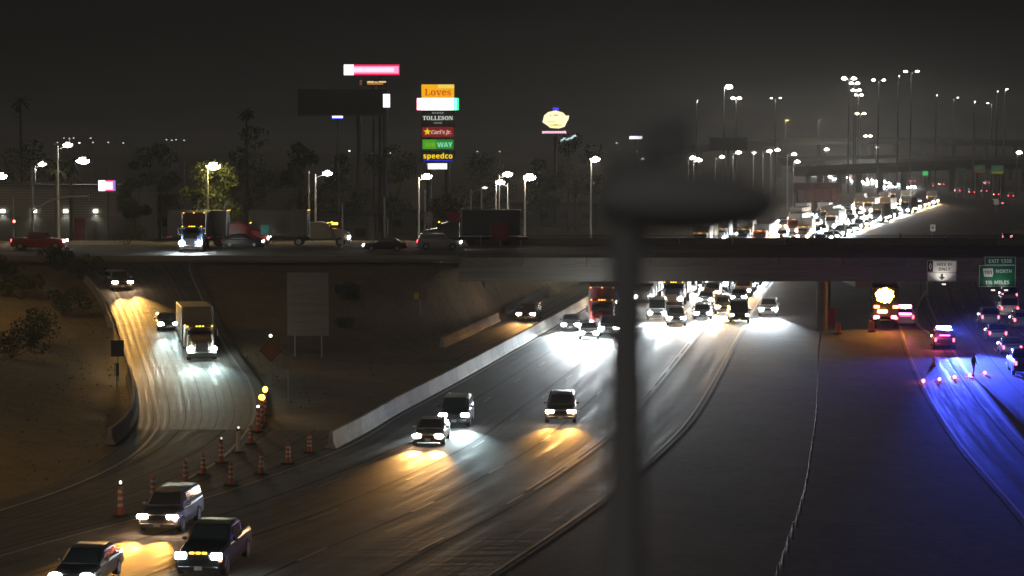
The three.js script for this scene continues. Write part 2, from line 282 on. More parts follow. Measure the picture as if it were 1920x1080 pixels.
{
  const p = at(1870, 512, 198.9), t = thing('exit_sign', 'green guide sign for exit 133B, route 101 north, 1 1/2 miles', 'road sign', [p.x, p.y, p.z]);
  panel('sign_face', 3.45, 2.05, 0.06, print(640, 380, (x, w, h) => {
    x.fillStyle = '#0d6b45'; x.fillRect(0, 0, w, h); x.strokeStyle = '#dfe6df'; x.lineWidth = 9; x.strokeRect(9, 9, w - 18, h - 18);
    x.fillStyle = '#e9e9e2'; x.beginPath(); x.moveTo(62, 60); x.lineTo(240, 52); x.lineTo(250, 150); x.lineTo(236, 205); x.lineTo(90, 200); x.lineTo(78, 120); x.closePath(); x.fill(); text(x, '101', 162, 130, 'bold 84px sans-serif', '#16181a');
    text(x, 'NORTH', 430, 105, 'bold 84px sans-serif', '#e4eae4'); text(x, '1½ MILES', 320, 300, 'bold 92px sans-serif', '#e4eae4');
  }), 0, t, 0, -0.28, 0, { back: galv });
  panel('exit_tab', 2.9, 0.78, 0.06, print(512, 138, (x, w, h) => { x.fillStyle = '#0d6b45'; x.fillRect(0, 0, w, h); x.strokeStyle = '#dfe6df'; x.lineWidth = 7; x.strokeRect(6, 6, w - 12, h - 12); text(x, 'EXIT 133B', 256, 72, 'bold 84px sans-serif', '#e4eae4'); }), 0, t, 0.25, 1.14, 0, { back: galv });
  part('bracket', merge([box(0.1, 2.9, 0.1, -1.1, 0.1, -0.1), box(0.1, 2.9, 0.1, 1.1, 0.1, -0.1), box(0.12, 0.12, 1.0, -1.1, -0.4, -0.6), box(0.12, 0.12, 1.0, 1.1, -0.4, -0.6)]), steel, t);
  signLamps(t, [-0.6, 0.6], -1.5, 1.0, 3.2);
}
// post-mounted signs: p foot, panel centre height, size
function postSign(name, label, cat, px, py, w, h, up, draw, o = {}) {
  const p = o.at ?? land(px, py), t = thing(name, label, cat, [p.x, p.y - 0.1, p.z], o.turn ?? 0, o.group);
  for (const x of o.posts ?? [0]) part('post', box(0.09, up + h / 2 + 0.1, 0.09, x, (up + h / 2 + 0.1) / 2, -0.09), o.postM ?? galv, t);
  const holder = new THREE.Group(); holder.name = 'sign_panel'; holder.position.set(0, up + 0.1, 0); if (o.spin) holder.rotation.z = o.spin; t.add(holder);
  if (draw) panel('sign_face', w, h, 0.04, print(256, Math.round(256 * h / w), draw), o.k ?? 0, holder, 0, 0, 0, { back: galv }); else part('sign_face', box(w, h, 0.05, 0, 0, 0), o.m ?? galv, holder);
  if (o.ribs) for (let i = 0; i < o.ribs; i++) part('rib', box(w - 0.1, 0.06, 0.05, 0, -h / 2 + (i + 0.5) * h / o.ribs, 0.05), steel, holder);
  if (o.lamp) { part('warning_lamp', new THREE.SphereGeometry(0.11, 12, 8).translate(0, up + h * 0.71 + 0.32, 0), glow(1, 0.9, 0.7, 8), t); part('lamp_base', box(0.16, 0.14, 0.12, 0, up + h * 0.71 + 0.16, 0), black, t); }
  return t;
}
const backM = mat(0.27, 0.24, 0.19, 0.75);
postSign('large_sign', 'tall blank back of a large brown-grey sign panel on the verge', 'road sign', 578, 668, 3.4, 5.2, 4.3, null, { m: backM, posts: [-1.1, 1.1], ribs: 7 });
postSign('diamond_sign', 'orange diamond warning sign with a small lamp on top beside the ramp', 'road sign', 508, 722, 1.22, 1.22, 2.6, (x, w, h) => { x.fillStyle = '#8a5a2a'; x.fillRect(0, 0, w, h); x.strokeStyle = '#1c1208'; x.lineWidth = 8; x.strokeRect(12, 12, w - 24, h - 24); }, { spin: Math.PI / 4, lamp: true });
postSign('small_sign', 'small pale rectangular sign on a thin post next to the diamond sign', 'road sign', 540, 750, 0.62, 0.82, 2.6, (x, w, h) => { x.fillStyle = '#7d7566'; x.fillRect(0, 0, w, h); });
postSign('small_sign', 'dark square sign back standing at the left kerb of the ramp', 'road sign', 221, 712, 1.0, 1.25, 2.4, null, { m: mat(0.05, 0.05, 0.05, 0.7) });
postSign('marker_sign', 'black and white marker panel on a post below the dark square sign', 'road sign', 219, 727, 0.36, 0.95, 1.35, (x, w, h) => { x.fillStyle = '#d8d2c0'; x.fillRect(0, 0, w * 0.42, h); x.fillStyle = '#141414'; x.fillRect(w * 0.42, 0, w, h); });
postSign('small_sign', 'yellowish blank sign on the embankment below the street', 'road sign', 788, 590, 1.25, 0.75, 1.75, (x, w, h) => { x.fillStyle = '#6b6242'; x.fillRect(0, 0, w, h); x.fillStyle = '#cfae4e'; x.fillRect(8, 14, w * 0.36, h - 28); });
postSign('red_sign', 'red board sign standing on the median near the pier', 'road sign', 1548, 612, 1.8, 1.7, 1.0, (x, w, h) => { x.fillStyle = '#8c1f24'; x.fillRect(0, 0, w, h); });
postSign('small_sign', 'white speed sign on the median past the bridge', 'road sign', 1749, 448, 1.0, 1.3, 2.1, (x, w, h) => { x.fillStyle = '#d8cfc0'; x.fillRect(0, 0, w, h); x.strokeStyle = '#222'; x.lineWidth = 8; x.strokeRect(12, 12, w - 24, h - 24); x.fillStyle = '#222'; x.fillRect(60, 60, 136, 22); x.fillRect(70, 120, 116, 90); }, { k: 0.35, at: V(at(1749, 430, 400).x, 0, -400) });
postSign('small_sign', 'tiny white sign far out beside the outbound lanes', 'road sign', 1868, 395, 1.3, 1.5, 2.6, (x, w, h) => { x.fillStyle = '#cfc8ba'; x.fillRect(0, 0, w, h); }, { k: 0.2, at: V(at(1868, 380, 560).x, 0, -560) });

// ---------------------------------------------------------------- channelizers, cones, barrels
const orange = mat(0.62, 0.13, 0.03, 0.55), whiteR = mat(0.68, 0.64, 0.58, 0.4), faded = mat(0.5, 0.16, 0.06, 0.6);
function channelizer(px, py, h, label, o = {}) {
  const p = land(px, py), t = thing('channelizer', label, 'traffic post', [p.x, 0.002, p.z], rr(0, 3), 'channelizers along the gore');
  part('base', cyl(0.42, 0.36, 0.09, 0, 0, 0, 8), rubber, t); part('tube', cyl(o.r ?? 0.15, (o.r ?? 0.15) * 0.7, h, 0, 0.08, 0, 14), o.m ?? orange, t);
  for (let i = 0; i < 3; i++) { const y = 0.08 + h * (0.3 + i * 0.24), k = (o.r ?? 0.15) * (1 - 0.3 * (0.3 + i * 0.24)) + 0.006; part('reflective_band', cyl(k, k - 0.006, h * 0.11, 0, y, 0, 14), whiteR, t); }
  part('handle', new THREE.TorusGeometry(0.07, 0.022, 6, 12).translate(0, h + 0.12, 0), o.m ?? orange, t);
  if (o.k) {
    part('warning_lamp', new THREE.SphereGeometry(o.s ?? 0.12, 12, 8).scale(1.25, 1, 0.7).translate(0, h + 0.3, 0.02), glow(...(o.c ?? [1, 0.9, 0.75]), o.k), t); part('lamp_case', box(0.18, 0.12, 0.12, 0, h + 0.17, 0), black, t);
  }
}
[[226, 968, 1.35, 'tall orange channelizer with a lit white lamp, nearest the camera', { k: 5, s: 0.08 }], [287, 940, 1.15, 'orange channelizer behind the dark crossover at the gore'], [348, 908, 1.15, 'orange channelizer third along the gore from the lit one'], [381, 890, 1.0, 'slim orange channelizer fourth along the gore from the lit one'],
  [415, 868, 1.1, 'orange channelizer with a small dim lamp on the gore line', { k: 1.2, s: 0.06 }], [447, 848, 1.15, 'pale white channelizer with a lamp on the gore line', { m: whiteR, k: 1.5, s: 0.07 }], [470, 833, 1.0, 'orange channelizer just past the pale one'],
  [433, 910, 1.1, 'orange channelizer standing alone between gore line and lane edge'], [490, 889, 1.05, 'orange channelizer second along the lane edge'], [540, 870, 1.05, 'orange channelizer third along the lane edge'], [580, 849, 1.0, 'orange channelizer at the end of the long concrete barrier'],
  [484, 810, 1.3, 'orange channelizer with a faint lamp low in the amber-lit row', { k: 3, s: 0.09 }], [491, 793, 1.35, 'channelizer with a lit amber lamp, middle of the amber row', { k: 7, c: [1, 0.55, 0.06], s: 0.2 }], [497, 778, 1.4, 'channelizer with the brightest amber lamp, top of the amber row', { k: 8, c: [1, 0.6, 0.08], s: 0.2 }]].forEach((a) => channelizer(...a));
function barrel(px, py, label, Z) {
  const p = Z ? V(at(px, py, Z).x, 0, -Z) : land(px, py), t = thing('traffic_barrel', label, 'traffic barrel', [p.x, 0, p.z], 0, 'traffic barrels');
  part('base', cyl(0.4, 0.38, 0.1, 0, 0, 0, 12), rubber, t); part('drum', cyl(0.3, 0.24, 0.95, 0, 0.08, 0, 16), orange, t); for (const y of [0.35, 0.7]) part('reflective_band', cyl(0.288 - (y - 0.1) * 0.05, 0.28 - (y - 0.1) * 0.05, 0.14, 0, y, 0, 16), whiteR, t);
}
barrel(1571, 626, 'red-orange traffic barrel on the median right of the red board'); barrel(1688, 430, 'red-orange traffic barrel beside the glare of the jam', 405); barrel(1634, 622, 'pale-banded traffic barrel behind the flashing work truck');
{ const p = land(1750, 686), t = thing('traffic_cone', 'small dark cone on the blue-lit road behind the police car', 'traffic cone', [p.x, 0, p.z]); part('base', box(0.45, 0.05, 0.45, 0, 0.026, 0), rubber, t); part('cone', cyl(0.17, 0.03, 0.7, 0, 0.05, 0, 14), faded, t); part('reflective_band', cyl(0.123, 0.1, 0.12, 0, 0.3, 0, 14), whiteR, t); }

// ---------------------------------------------------------------- vehicles (local +z is forward, origin on the ground under the middle)
function loft(st) { // stations [z, half width, bottom, top, half width at top]
  const P = [], I = [], n = 10;
  st.forEach(([z, w, b, t, wt], r) => {
    const m = b + (t - b) * 0.45, q = Math.min(0.1, (t - b) * 0.2);
    for (const [x, y] of [[-w * 0.9, b], [-w, b + q], [-w * 1.0, m], [-(w * 0.55 + wt * 0.45), t - q], [-wt + 0.02, t], [wt - 0.02, t], [w * 0.55 + wt * 0.45, t - q], [w, m], [w, b + q], [w * 0.9, b]]) P.push(x, y, z);
    if (r) for (let k = 0; k < n; k++) { const a = (r - 1) * n + k, c = (r - 1) * n + (k + 1) % n; I.push(a, a + n, c, c, a + n, c + n); }
  });
  for (const e of [0, st.length - 1]) for (let k = 1; k < n - 1; k++) e ? I.push(e * n, e * n + k + 1, e * n + k) : I.push(0, k, k + 1);
  const g = new THREE.BufferGeometry(); g.setAttribute('position', new THREE.Float32BufferAttribute(P, 3)); g.setIndex(I); const f = g.toNonIndexed(); f.computeVertexNormals();
  f.setAttribute('uv', new THREE.Float32BufferAttribute(new Float32Array(f.attributes.position.count * 2), 2)); return f;
}
function quad(a, b, c, d) { const g = new THREE.BufferGeometry(); g.setAttribute('position', new THREE.Float32BufferAttribute([...a, ...b, ...c, ...a, ...c, ...d], 3)); g.computeVertexNormals(); g.setAttribute('uv', new THREE.Float32BufferAttribute(new Float32Array(12), 2)); return g; }
const KIND = { // length, width, height, belt, hood, cabin: front base, front top, rear top, rear base (z), nose height, wheel radius
  sedan: { L: 4.7, W: 1.84, H: 1.45, belt: 0.95, hood: 0.88, f0: 1.05, f1: 0.2, r1: -1.1, r0: -1.75, hl: 0.66, wr: 0.33 },
  suv: { L: 4.8, W: 1.94, H: 1.76, belt: 1.12, hood: 1.06, f0: 1.15, f1: 0.5, r1: -2.05, r0: -2.3, hl: 0.82, wr: 0.37 },
  pickup: { L: 5.8, W: 2.04, H: 1.92, belt: 1.22, hood: 1.2, f0: 1.15, f1: 0.55, r1: -0.95, r0: -1.1, hl: 0.95, wr: 0.41 },
  van: { L: 5.3, W: 2.0, H: 2.15, belt: 1.2, hood: 1.08, f0: 1.8, f1: 1.1, r1: -2.5, r0: -2.62, hl: 0.8, wr: 0.36 },
};
function carShapes(kind) {
  return keep('car' + kind, () => {
    const k = KIND[kind], h = k.L / 2, w = k.W / 2, wb = w - 0.07, wt = w - (kind === 'van' ? 0.14 : 0.27);
    const body = loft([[-h, w * 0.88, 0.42, k.belt - 0.18, w * 0.8], [-h + 0.12, w * 0.97, 0.34, k.belt - 0.02, w * 0.88], [k.r0, w, 0.28, k.belt, w * 0.93], [0, w, 0.24, k.belt - 0.02, w * 0.93], [k.f0, w, 0.26, k.hood + 0.05, w * 0.9], [h - 0.55, w * 0.98, 0.28, k.hood - 0.05, w * 0.85], [h - 0.16, w * 0.94, 0.3, k.hood - 0.14, w * 0.8], [h, w * 0.84, 0.36, k.hood - 0.3, w * 0.72]]);
    const cab = loft([[k.r0, wb, k.belt - 0.2, k.belt + 0.03, wb * 0.96], [k.r1, wb, k.belt - 0.2, k.H - 0.03, wt], [(k.r1 + k.f1) / 2, wb, k.belt - 0.2, k.H, wt], [k.f1, wb, k.belt - 0.2, k.H - 0.03, wt], [k.f0, wb, k.belt - 0.2, k.hood + 0.06, wb * 0.94]]);
    const lerp = (t) => [k.f0 + (k.f1 - k.f0) * t, k.hood + 0.06 + (k.H - 0.03 - k.hood - 0.06) * t], [z0, y0] = lerp(0.08), [z1, y1] = lerp(0.9), W0 = wb * 0.86, W1 = wt * 0.9, up = 0.02;
    const windshield = quad([-W0, y0 + up, z0 + up], [W0, y0 + up, z0 + up], [W1, y1 + up, z1 + up], [-W1, y1 + up, z1 + up]);
    const R0 = k.r0 + (k.r1 - k.r0) * 0.1, R1 = k.r0 + (k.r1 - k.r0) * 0.85, rear = quad([W0, k.belt + 0.08, R0 - 0.03], [-W0, k.belt + 0.08, R0 - 0.03], [-W1, k.H - 0.14, R1 - 0.03], [W1, k.H - 0.14, R1 - 0.03]);
    const side = (s) => { const m = k.belt - 0.2 + (k.H - k.belt + 0.2) * 0.45, X0 = wb + 0.012, yt = k.H - 0.16, X1 = wb * 0.55 + wt * 0.45 + 0.03; const a = [s * X0, Math.max(m, k.belt + 0.03), k.r0 + 0.35], b = [s * X0, Math.max(m, k.belt + 0.03), k.f0 - 0.45], c = [s * X1, yt, k.f1 - 0.05], d = [s * X1, yt, k.r1 + 0.1]; return s > 0 ? quad(b, a, d, c) : quad(a, b, c, d); };
    const tyre = new THREE.CylinderGeometry(k.wr, k.wr, 0.23, 22).rotateZ(Math.PI / 2), rim = new THREE.CylinderGeometry(k.wr * 0.62, k.wr * 0.62, 0.245, 14).rotateZ(Math.PI / 2);
    const head = kind === 'pickup' ? box(0.46, 0.27, 0.16, 0, 0, 0, 0.06) : kind === 'van' ? box(0.36, 0.32, 0.18, 0, 0, 0, 0.08) : kind === 'suv' ? box(0.54, 0.21, 0.18, 0, 0, 0, 0.08) : new THREE.SphereGeometry(1, 14, 10).scale(0.29, 0.15, 0.11), tail = box(0.16, 0.3, 0.06, 0, 0, 0, 0.02), grille = box(k.W * 0.46, 0.22, 0.05, 0, 0, 0, 0.02), bumper = box(k.W * 0.84, 0.2, 0.1, 0, 0, 0, 0.04), mirror = new THREE.SphereGeometry(1, 10, 8).scale(0.12, 0.085, 0.09), plate = box(0.32, 0.16, 0.02);
    return { k, body, cab, windshield, rear, sides: [side(-1), side(1)], tyre, rim, head, tail, grille, bumper, mirror, plate };
  });
}
const paints = { black: mat(0.012, 0.012, 0.014, 0.28), white: mat(0.55, 0.55, 0.54, 0.35), silver: mat(0.3, 0.31, 0.32, 0.32, { metalness: 0.4 }), grey: mat(0.08, 0.085, 0.09, 0.32), red: mat(0.3, 0.02, 0.018, 0.35), blue: mat(0.03, 0.05, 0.12, 0.32), tan: mat(0.25, 0.2, 0.14, 0.4) };
const COOL = [0.82, 0.94, 1], WARM = [1, 0.56, 0.18], MILD = [1, 0.9, 0.74];
const headM = (c, k) => keep('hm' + c + k, () => glow(...c.map((v) => 0.35 + 0.65 * v), k));
const rimM = mat(0.35, 0.35, 0.36, 0.35, { metalness: 0.7 }), plateM = mat(0.6, 0.58, 0.52, 0.5), tailM = keep('t', () => glow(1, 0.05, 0.07, 16)), tailDim = glow(1, 0.05, 0.06, 0.5), amberM = glow(1, 0.42, 0.03, 6), lensOff = mat(0.4, 0.4, 0.4, 0.15);
const BEAM = 0.12;                                         // headlight candela in this exposure
function beam(t, x, y, z, c, k, down = 0.2, angle = 0.32) {
  const s = new THREE.SpotLight(new THREE.Color().setRGB(...c), k * BEAM, 0, angle, 1); s.name = 'headlight_beam'; s.position.set(x, y, z); s.target.position.set(x, y - down * 10, z + 10); s.castShadow = true; s.shadow.radius = 4; t.add(s, s.target);
}
// o: tone, lamps (colour), glow, cd (beam strength), tails (lit), simple
function car(kind, pos, turn, label, o = {}) {
  const S = carShapes(kind), k = S.k, h = k.L / 2, w = k.W / 2, names = { sedan: 'sedan', suv: 'sport_utility_vehicle', pickup: 'pickup_truck', van: 'van' };
  const t = thing(names[kind], label, kind === 'pickup' ? 'pickup' : kind === 'van' ? 'van' : 'car', [pos.x, pos.y + 0.012, pos.z], turn, o.group), p = paints[o.tone ?? 'grey'], c = o.lamps ?? COOL;
  if (o.simple) part('body', keep('both' + kind, () => merge([S.body, S.cab])), p, t); else { part('body', S.body, p, t); part('cabin', S.cab, p, t); }
  part('windshield', S.windshield, glassM, t);
  const wheel = (x, z) => { const q = part('wheel', S.tyre, rubber, t); q.position.set(x, k.wr, z); if (!o.simple) part('rim', S.rim, rimM, q); };
  for (const x of [-w + 0.1, w - 0.1]) { wheel(x, h - 0.95); wheel(x, -h + 1.0); }
  if (o.lamps !== null) for (const s of [-1, 1]) { const q = part('headlight', S.head, headM(c, o.glow ?? 40), t); q.position.set(s * (w - 0.27), k.hl, h - 0.05); if (o.cd) beam(t, s * (w - 0.27), k.hl, h + 0.12, c, o.cd, o.wide ? 0.27 : 0.2, o.wide ? 0.5 : 0.32); }
  for (const s of [-1, 1]) { const q = part('taillight', S.tail, o.tails ? tailM : tailDim, t); q.position.set(s * (w - 0.2), k.belt - 0.22, -h + 0.02); }
  if (o.simple) return t;
  part('rear_window', S.rear, glassM, t); S.sides.forEach((g) => part('side_window', g, glassM, t));
  part('grille', S.grille, black, t).position.set(0, k.hl - 0.06, h - 0.01); part('bumper', S.bumper, o.dark ? black : p, t).position.set(0, 0.42, h - 0.01); part('bumper', S.bumper, p, t).position.set(0, 0.46, -h + 0.01); part('licence_plate', S.plate, plateM, t).position.set(0, 0.45, h + 0.05);
  for (const s of [-1, 1]) part('mirror', S.mirror, p, t).position.set(s * (w + 0.08), k.belt + 0.08, k.f0 - 0.35);
  if (kind === 'pickup') part('cargo_bed', box(k.W - 0.3, 0.06, 1.5, 0, k.belt + 0.02, -2.0), black, t);
  if (o.grilleLamps) for (let i = -1; i < 2; i++) part('marker_light', box(0.2, 0.09, 0.05, i * 0.26, k.hood - 0.12, h + 0.01, 0.02), amberM, t);
  if (o.blinker) part('turn_signal', box(0.34, 0.11, 0.06, w - 0.22, k.hl - 0.18, h - 0.08, 0.02), amberM, t);
  return t;
}
// tractor and box trailer, or a box truck (short)
function truck(pos, turn, label, o = {}) {
  const t = thing(o.short ? 'box_truck' : 'semi_truck', label, 'truck', [pos.x, pos.y + 0.012, pos.z], turn, o.group), p = paints[o.tone ?? 'white'], c = o.lamps ?? COOL, lit = o.glow ?? 40, top = o.short ? 2.5 : 2.9, nose = 0;
  const hood = keep('hood', () => loft([[-1.9, 0.98, 0.7, 2.0, 0.8], [-0.5, 0.95, 0.65, 1.75, 0.72], [-0.12, 0.9, 0.65, 1.6, 0.66], [0, 0.8, 0.7, 1.4, 0.6]]));
  const cab = keep('cab' + top, () => loft([[-4.3, 1.2, 0.8, top + 0.15, 1.1], [-3.0, 1.22, 0.8, top + 0.2, 1.1], [-2.35, 1.2, 0.8, top, 1.05], [-1.85, 1.12, 0.8, 1.95, 1.02]]));
  part('hood', hood, p, t); part('cab', cab, p, t);
  part('windshield', keep('tws' + top, () => quad([-0.98, 2.02, -1.86], [0.98, 2.02, -1.86], [0.95, top - 0.12, -2.27], [-0.95, top - 0.12, -2.27])), glassM, t);
  part('grille', box(1.05, 0.78, 0.06, 0, 1.06, 0.02, 0.02), steel, t); part('bumper', box(2.35, 0.38, 0.28, 0, 0.5, 0.02, 0.06), o.simple ? darkSteel : steel, t);
  part('sun_visor', box(2.2, 0.16, 0.4, 0, top + 0.02, -2.12, 0.04), p, t);
  for (let i = -2; i <= 2; i++) part('marker_light', box(i === 0 ? 0.2 : 0.13, 0.085, 0.1, i * (Math.abs(i) === 2 ? 0.5 : 0.26), top + 0.15, -2.0, 0.02), o.markers === 'red' ? tailM : amberM, t);
  if (o.lamps !== null) for (const s of [-1, 1]) { const q = part('headlight', keep('th', () => new THREE.SphereGeometry(1, 14, 10).scale(0.29, 0.22, 0.12)), headM(c, lit), t); q.position.set(s * 0.93, 0.98, -0.02); if (o.cd) beam(t, s * 0.93, 0.98, 0.2, c, o.cd, 0.21); }
  const wheelG = keep('tw', () => new THREE.CylinderGeometry(0.5, 0.5, 0.34, 22).rotateZ(Math.PI / 2)), rimG = keep('twr', () => new THREE.CylinderGeometry(0.28, 0.28, 0.36, 14).rotateZ(Math.PI / 2));
  const wheel = (x, z) => { const q = part('wheel', wheelG, rubber, t); q.position.set(x, 0.5, z); if (!o.simple) part('rim', rimG, rimM, q); };
  const len = o.short ? 6.6 : 14.5, z1 = o.short ? -4.6 : -5.2;
  for (const s of [-1, 1]) { wheel(s * 1.02, -0.95); wheel(s * 1.0, -5.6); if (!o.short) { wheel(s * 1.0, -6.8); wheel(s * 1.0, z1 - len + 1.2); wheel(s * 1.0, z1 - len + 2.4); } else wheel(s * 1.0, z1 - len + 1.6);
    part('mirror', box(0.12, 0.62, 0.2, s * 1.42, 2.2, -1.95, 0.03), black, t); part('mirror_arm', box(0.3, 0.04, 0.04, s * 1.25, 2.4, -1.98), steel, t);
    if (!o.short) part('exhaust_stack', cyl(0.09, 0.09, 2.4, s * 1.12, 1.4, -4.45, 10), steel, t); }
  part('chassis', box(1.0, 0.3, len + 4, 0, 0.82, z1 - len / 2 + 1.2), black, t);
  const tm = o.trailerM ?? mat(0.42, 0.41, 0.38, 0.5), tr = part('trailer', box(2.55, 2.85, len, 0, 2.62, z1 - len / 2, 0.05), tm, t);
  part('trailer_frame', merge([box(2.6, 0.1, 0.1, 0, 4.05, z1), box(2.6, 0.12, 0.1, 0, 1.22, z1), box(0.1, 2.8, 0.1, -1.26, 2.62, z1), box(0.1, 2.8, 0.1, 1.26, 2.62, z1)]), steel, tr);
  if (!o.simple) { const rib = box(0.04, 2.7, 0.05); for (let i = 1; i < (o.short ? 7 : 14); i++) for (const s of [-1, 1]) part('rib', rib, tm, tr).position.set(s * 1.29, 2.62, z1 - i * len / (o.short ? 7 : 14)); }
  for (const s of [-1, 1]) part('taillight', box(0.3, 0.16, 0.06, s * 1.0, 1.05, z1 - len - 0.02), o.tails ? tailM : tailDim, t);
  if (o.bar) part('amber_lamp_bar', box(0.08, 0.24, o.bar[3], o.bar[0], o.bar[1], o.bar[2], 0.03), glow(1, 0.45, 0.05, 9), t);
  if (o.topLights) for (const s of [-1, 0, 1]) part('marker_light', box(0.12, 0.07, 0.06, s * 1.1, 4.02, z1 + 0.07), amberM, t);
  return t;
}
const facing = (f, z) => Math.atan2(-slope(f, z), 1);      // towards the camera along a road edge f
const away = (f, z) => facing(f, z) + Math.PI;
// a vehicle whose front meets the road at the surveyed point
function fronted(p, turn, half) { return V(p.x - Math.sin(turn) * half, p.y, p.z - Math.cos(turn) * half); }
function oncoming(kind, px, py, label, o = {}) { const p = land(px, py), turn = facing(o.edge ?? ((z) => (barrierX(z) + innerX(z)) / 2), -p.z) * (o.edge ? 1 : 0.3); return kind === 'truck' ? truck(p, turn, label, o) : car(kind, fronted(p, turn, KIND[kind].L / 2), turn, label, o); }

// the near traffic
oncoming('sedan', 133, 1112, 'dark car cut off by the bottom left corner, blue-white headlights', { tone: 'black', lamps: COOL, cd: 900, glow: 150 });
oncoming('pickup', 372, 1086, 'black pickup with three amber lamps in its grille at the bottom', { tone: 'black', lamps: [0.9, 1, 0.97], cd: 1100, glow: 170, grilleLamps: true, blinker: true });
oncoming('suv', 295, 1003, 'dark crossover with warm headlights beside the orange channelizers', { tone: 'grey', lamps: [1, 0.46, 0.09], cd: 9000, glow: 170 });
oncoming('sedan', 802, 839, 'dark sedan with pinkish warm headlights and a bright pool before it', { tone: 'grey', lamps: [1, 0.5, 0.14], cd: 8000, glow: 150, dark: true });
oncoming('suv', 851, 803, 'dark car with blue-white headlights just behind the warm-lit sedan', { wide: true, tone: 'black', lamps: [0.72, 0.95, 1], cd: 4800, glow: 170 });
oncoming('suv', 1051, 796, 'lone car with warm headlights and an orange pool in the middle lanes', { tone: 'grey', lamps: [1, 0.46, 0.08], cd: 3600, glow: 170 });
// on the ramp
{ const z = -land(380, 676).z; const p = land(379, 677), turn = facing((q) => (rampLeftX(q) + rampRightX(q)) / 2, z) - 0.02; truck(p, turn, 'box truck with amber roof lamps coming down the ramp', { short: true, tone: 'tan', lamps: [0.72, 1, 0.95], cd: 1500, glow: 150, trailerM: mat(0.24, 0.22, 0.18, 0.6) }); }
{ const p = land(316, 622), turn = facing(rampLeftX, -p.z); car('sedan', fronted(p, turn, 2.3), turn, 'car half hidden behind the box truck on the ramp', { tone: 'black', lamps: [0.7, 1, 0.96], cd: 2000, glow: 170 }); }
{ const p = land(230, 546), turn = facing(rampLeftX, -p.z); car('suv', fronted(p, turn, 2.3), turn, 'car with warm headlights at the top of the ramp', { tone: 'grey', lamps: [1, 0.52, 0.12], cd: 9000, glow: 170 }); }
{ const p = land(986, 604); const turn = facing(barrierX, -p.z); car('suv', fronted(p, turn, 2.3), turn, 'car with mixed headlights in the slip lane behind the barrier', { tone: 'grey', lamps: [1, 0.5, 0.14], cd: 2600, glow: 150 }); }

// stopped traffic in and past the underpass: five lanes
const ordinal = ['first', 'second', 'third', 'fourth', 'fifth', 'sixth', 'seventh', 'eighth', 'ninth', 'tenth', '11th', '12th', '13th', '14th', '15th', '16th', '17th', '18th', '19th', '20th', '21st', '22nd', '23rd', '24th', '25th', '26th', '27th', '28th', '29th', '30th'];
const laneWord = ['lane beside the barrier', 'second lane from the barrier', 'middle lane', 'fourth lane from the barrier', 'lane beside the median'];
const kinds = ['sedan', 'suv', 'sedan', 'pickup', 'van', 'suv'], tones = ['black', 'grey', 'silver', 'white', 'grey', 'blue', 'red', 'tan'];
function queue(lane, z0, z1, gap, where, group, o) {
  const f = laneX((lane + 0.5) / LANES); let n = 0;
  for (let z = z0 + rr(0, gap * 0.6); z < z1;) {
    const big = rnd() < o.trucks, turn = facing(f, z), lamps = rnd() < 0.62 ? COOL : rnd() < 0.5 ? MILD : WARM, label = `${big ? 'truck' : 'car'} with ${lamps === COOL ? 'white' : lamps === MILD ? 'pale' : 'warm'} headlights, ${ordinal[n++]} in the ${laneWord[lane]} ${where}`, p = V(f(z), 0, -z);
    if (big) { truck(p, turn, label, { short: rnd() < 0.4, tone: ['white', 'red', 'silver', 'blue'][Math.floor(rnd() * 4)], lamps, cd: o.cd, glow: o.glow, simple: true, group }); z += 22; }
    else { const k = kinds[Math.floor(rnd() * kinds.length)]; car(k, fronted(p, turn, KIND[k].L / 2), turn, label, { tone: tones[Math.floor(rnd() * tones.length)], lamps, cd: o.cd, glow: o.glow, simple: o.simple, group }); z += gap * rr(0.85, 1.35); }
  }
}
oncoming('truck', 1128, 626, 'red semi truck with upright red lamps leading the blinding cluster at the bridge', { tone: 'red', lamps: COOL, cd: 26000, glow: 300, topLights: true, trailerM: mat(0.35, 0.1, 0.1, 0.5) });
oncoming('sedan', 1070, 622, 'car with glaring headlights tight against the concrete barrier by the bridge', { wide: true, tone: 'grey', lamps: COOL, cd: 26000, glow: 300 });
oncoming('sedan', 1104, 638, 'foremost car of the blinding cluster, just before the bridge', { wide: true, tone: 'white', lamps: [0.93, 0.97, 1], cd: 30000, glow: 300 });
oncoming('suv', 1142, 632, 'car half behind the blurred pole in the blinding cluster', { tone: 'silver', lamps: COOL, cd: 26000, glow: 300 });
oncoming('suv', 1268, 612, 'pale crossover leading the queue right of the blurred pole', { tone: 'silver', lamps: [1, 0.92, 0.85], cd: 9000, glow: 200 });
oncoming('van', 1232, 602, 'van at the left of the queue just right of the blurred pole', { tone: 'white', lamps: COOL, cd: 30000, glow: 250 });
oncoming('sedan', 1318, 600, 'car with white headlights third from the blurred pole in the queue', { tone: 'grey', lamps: COOL, cd: 12000, glow: 200 });
oncoming('van', 1387, 606, 'dark van at the right front of the queue under the bridge', { tone: 'black', lamps: [1, 0.8, 0.55], cd: 700, glow: 6 });
oncoming('suv', 1440, 594, 'dazzling vehicle at the median side of the queue under the bridge', { tone: 'white', lamps: COOL, cd: 32000, glow: 400, edge: innerX });
oncoming('suv', 1358, 590, 'car throwing an orange pool onto the left wheel track under the bridge', { tone: 'tan', lamps: WARM, cd: 30000, glow: 200 });
for (let l = 0; l < 5; l++) queue(l, 229 + l * 1.3, 318, 9.5, 'under the bridge', 'queue under the bridge', { trucks: 0.14, cd: 6000, glow: 200, simple: l < 4 });
for (let l = 0; l < 5; l++) queue(l, 352 + l * 2, 640, l > 2 ? 11 : 16, 'past the bridge', 'traffic jam beyond the bridge', { trucks: l < 3 ? 0.3 : 0.08, cd: l > 2 ? 15000 : 5000, glow: 500, simple: true });
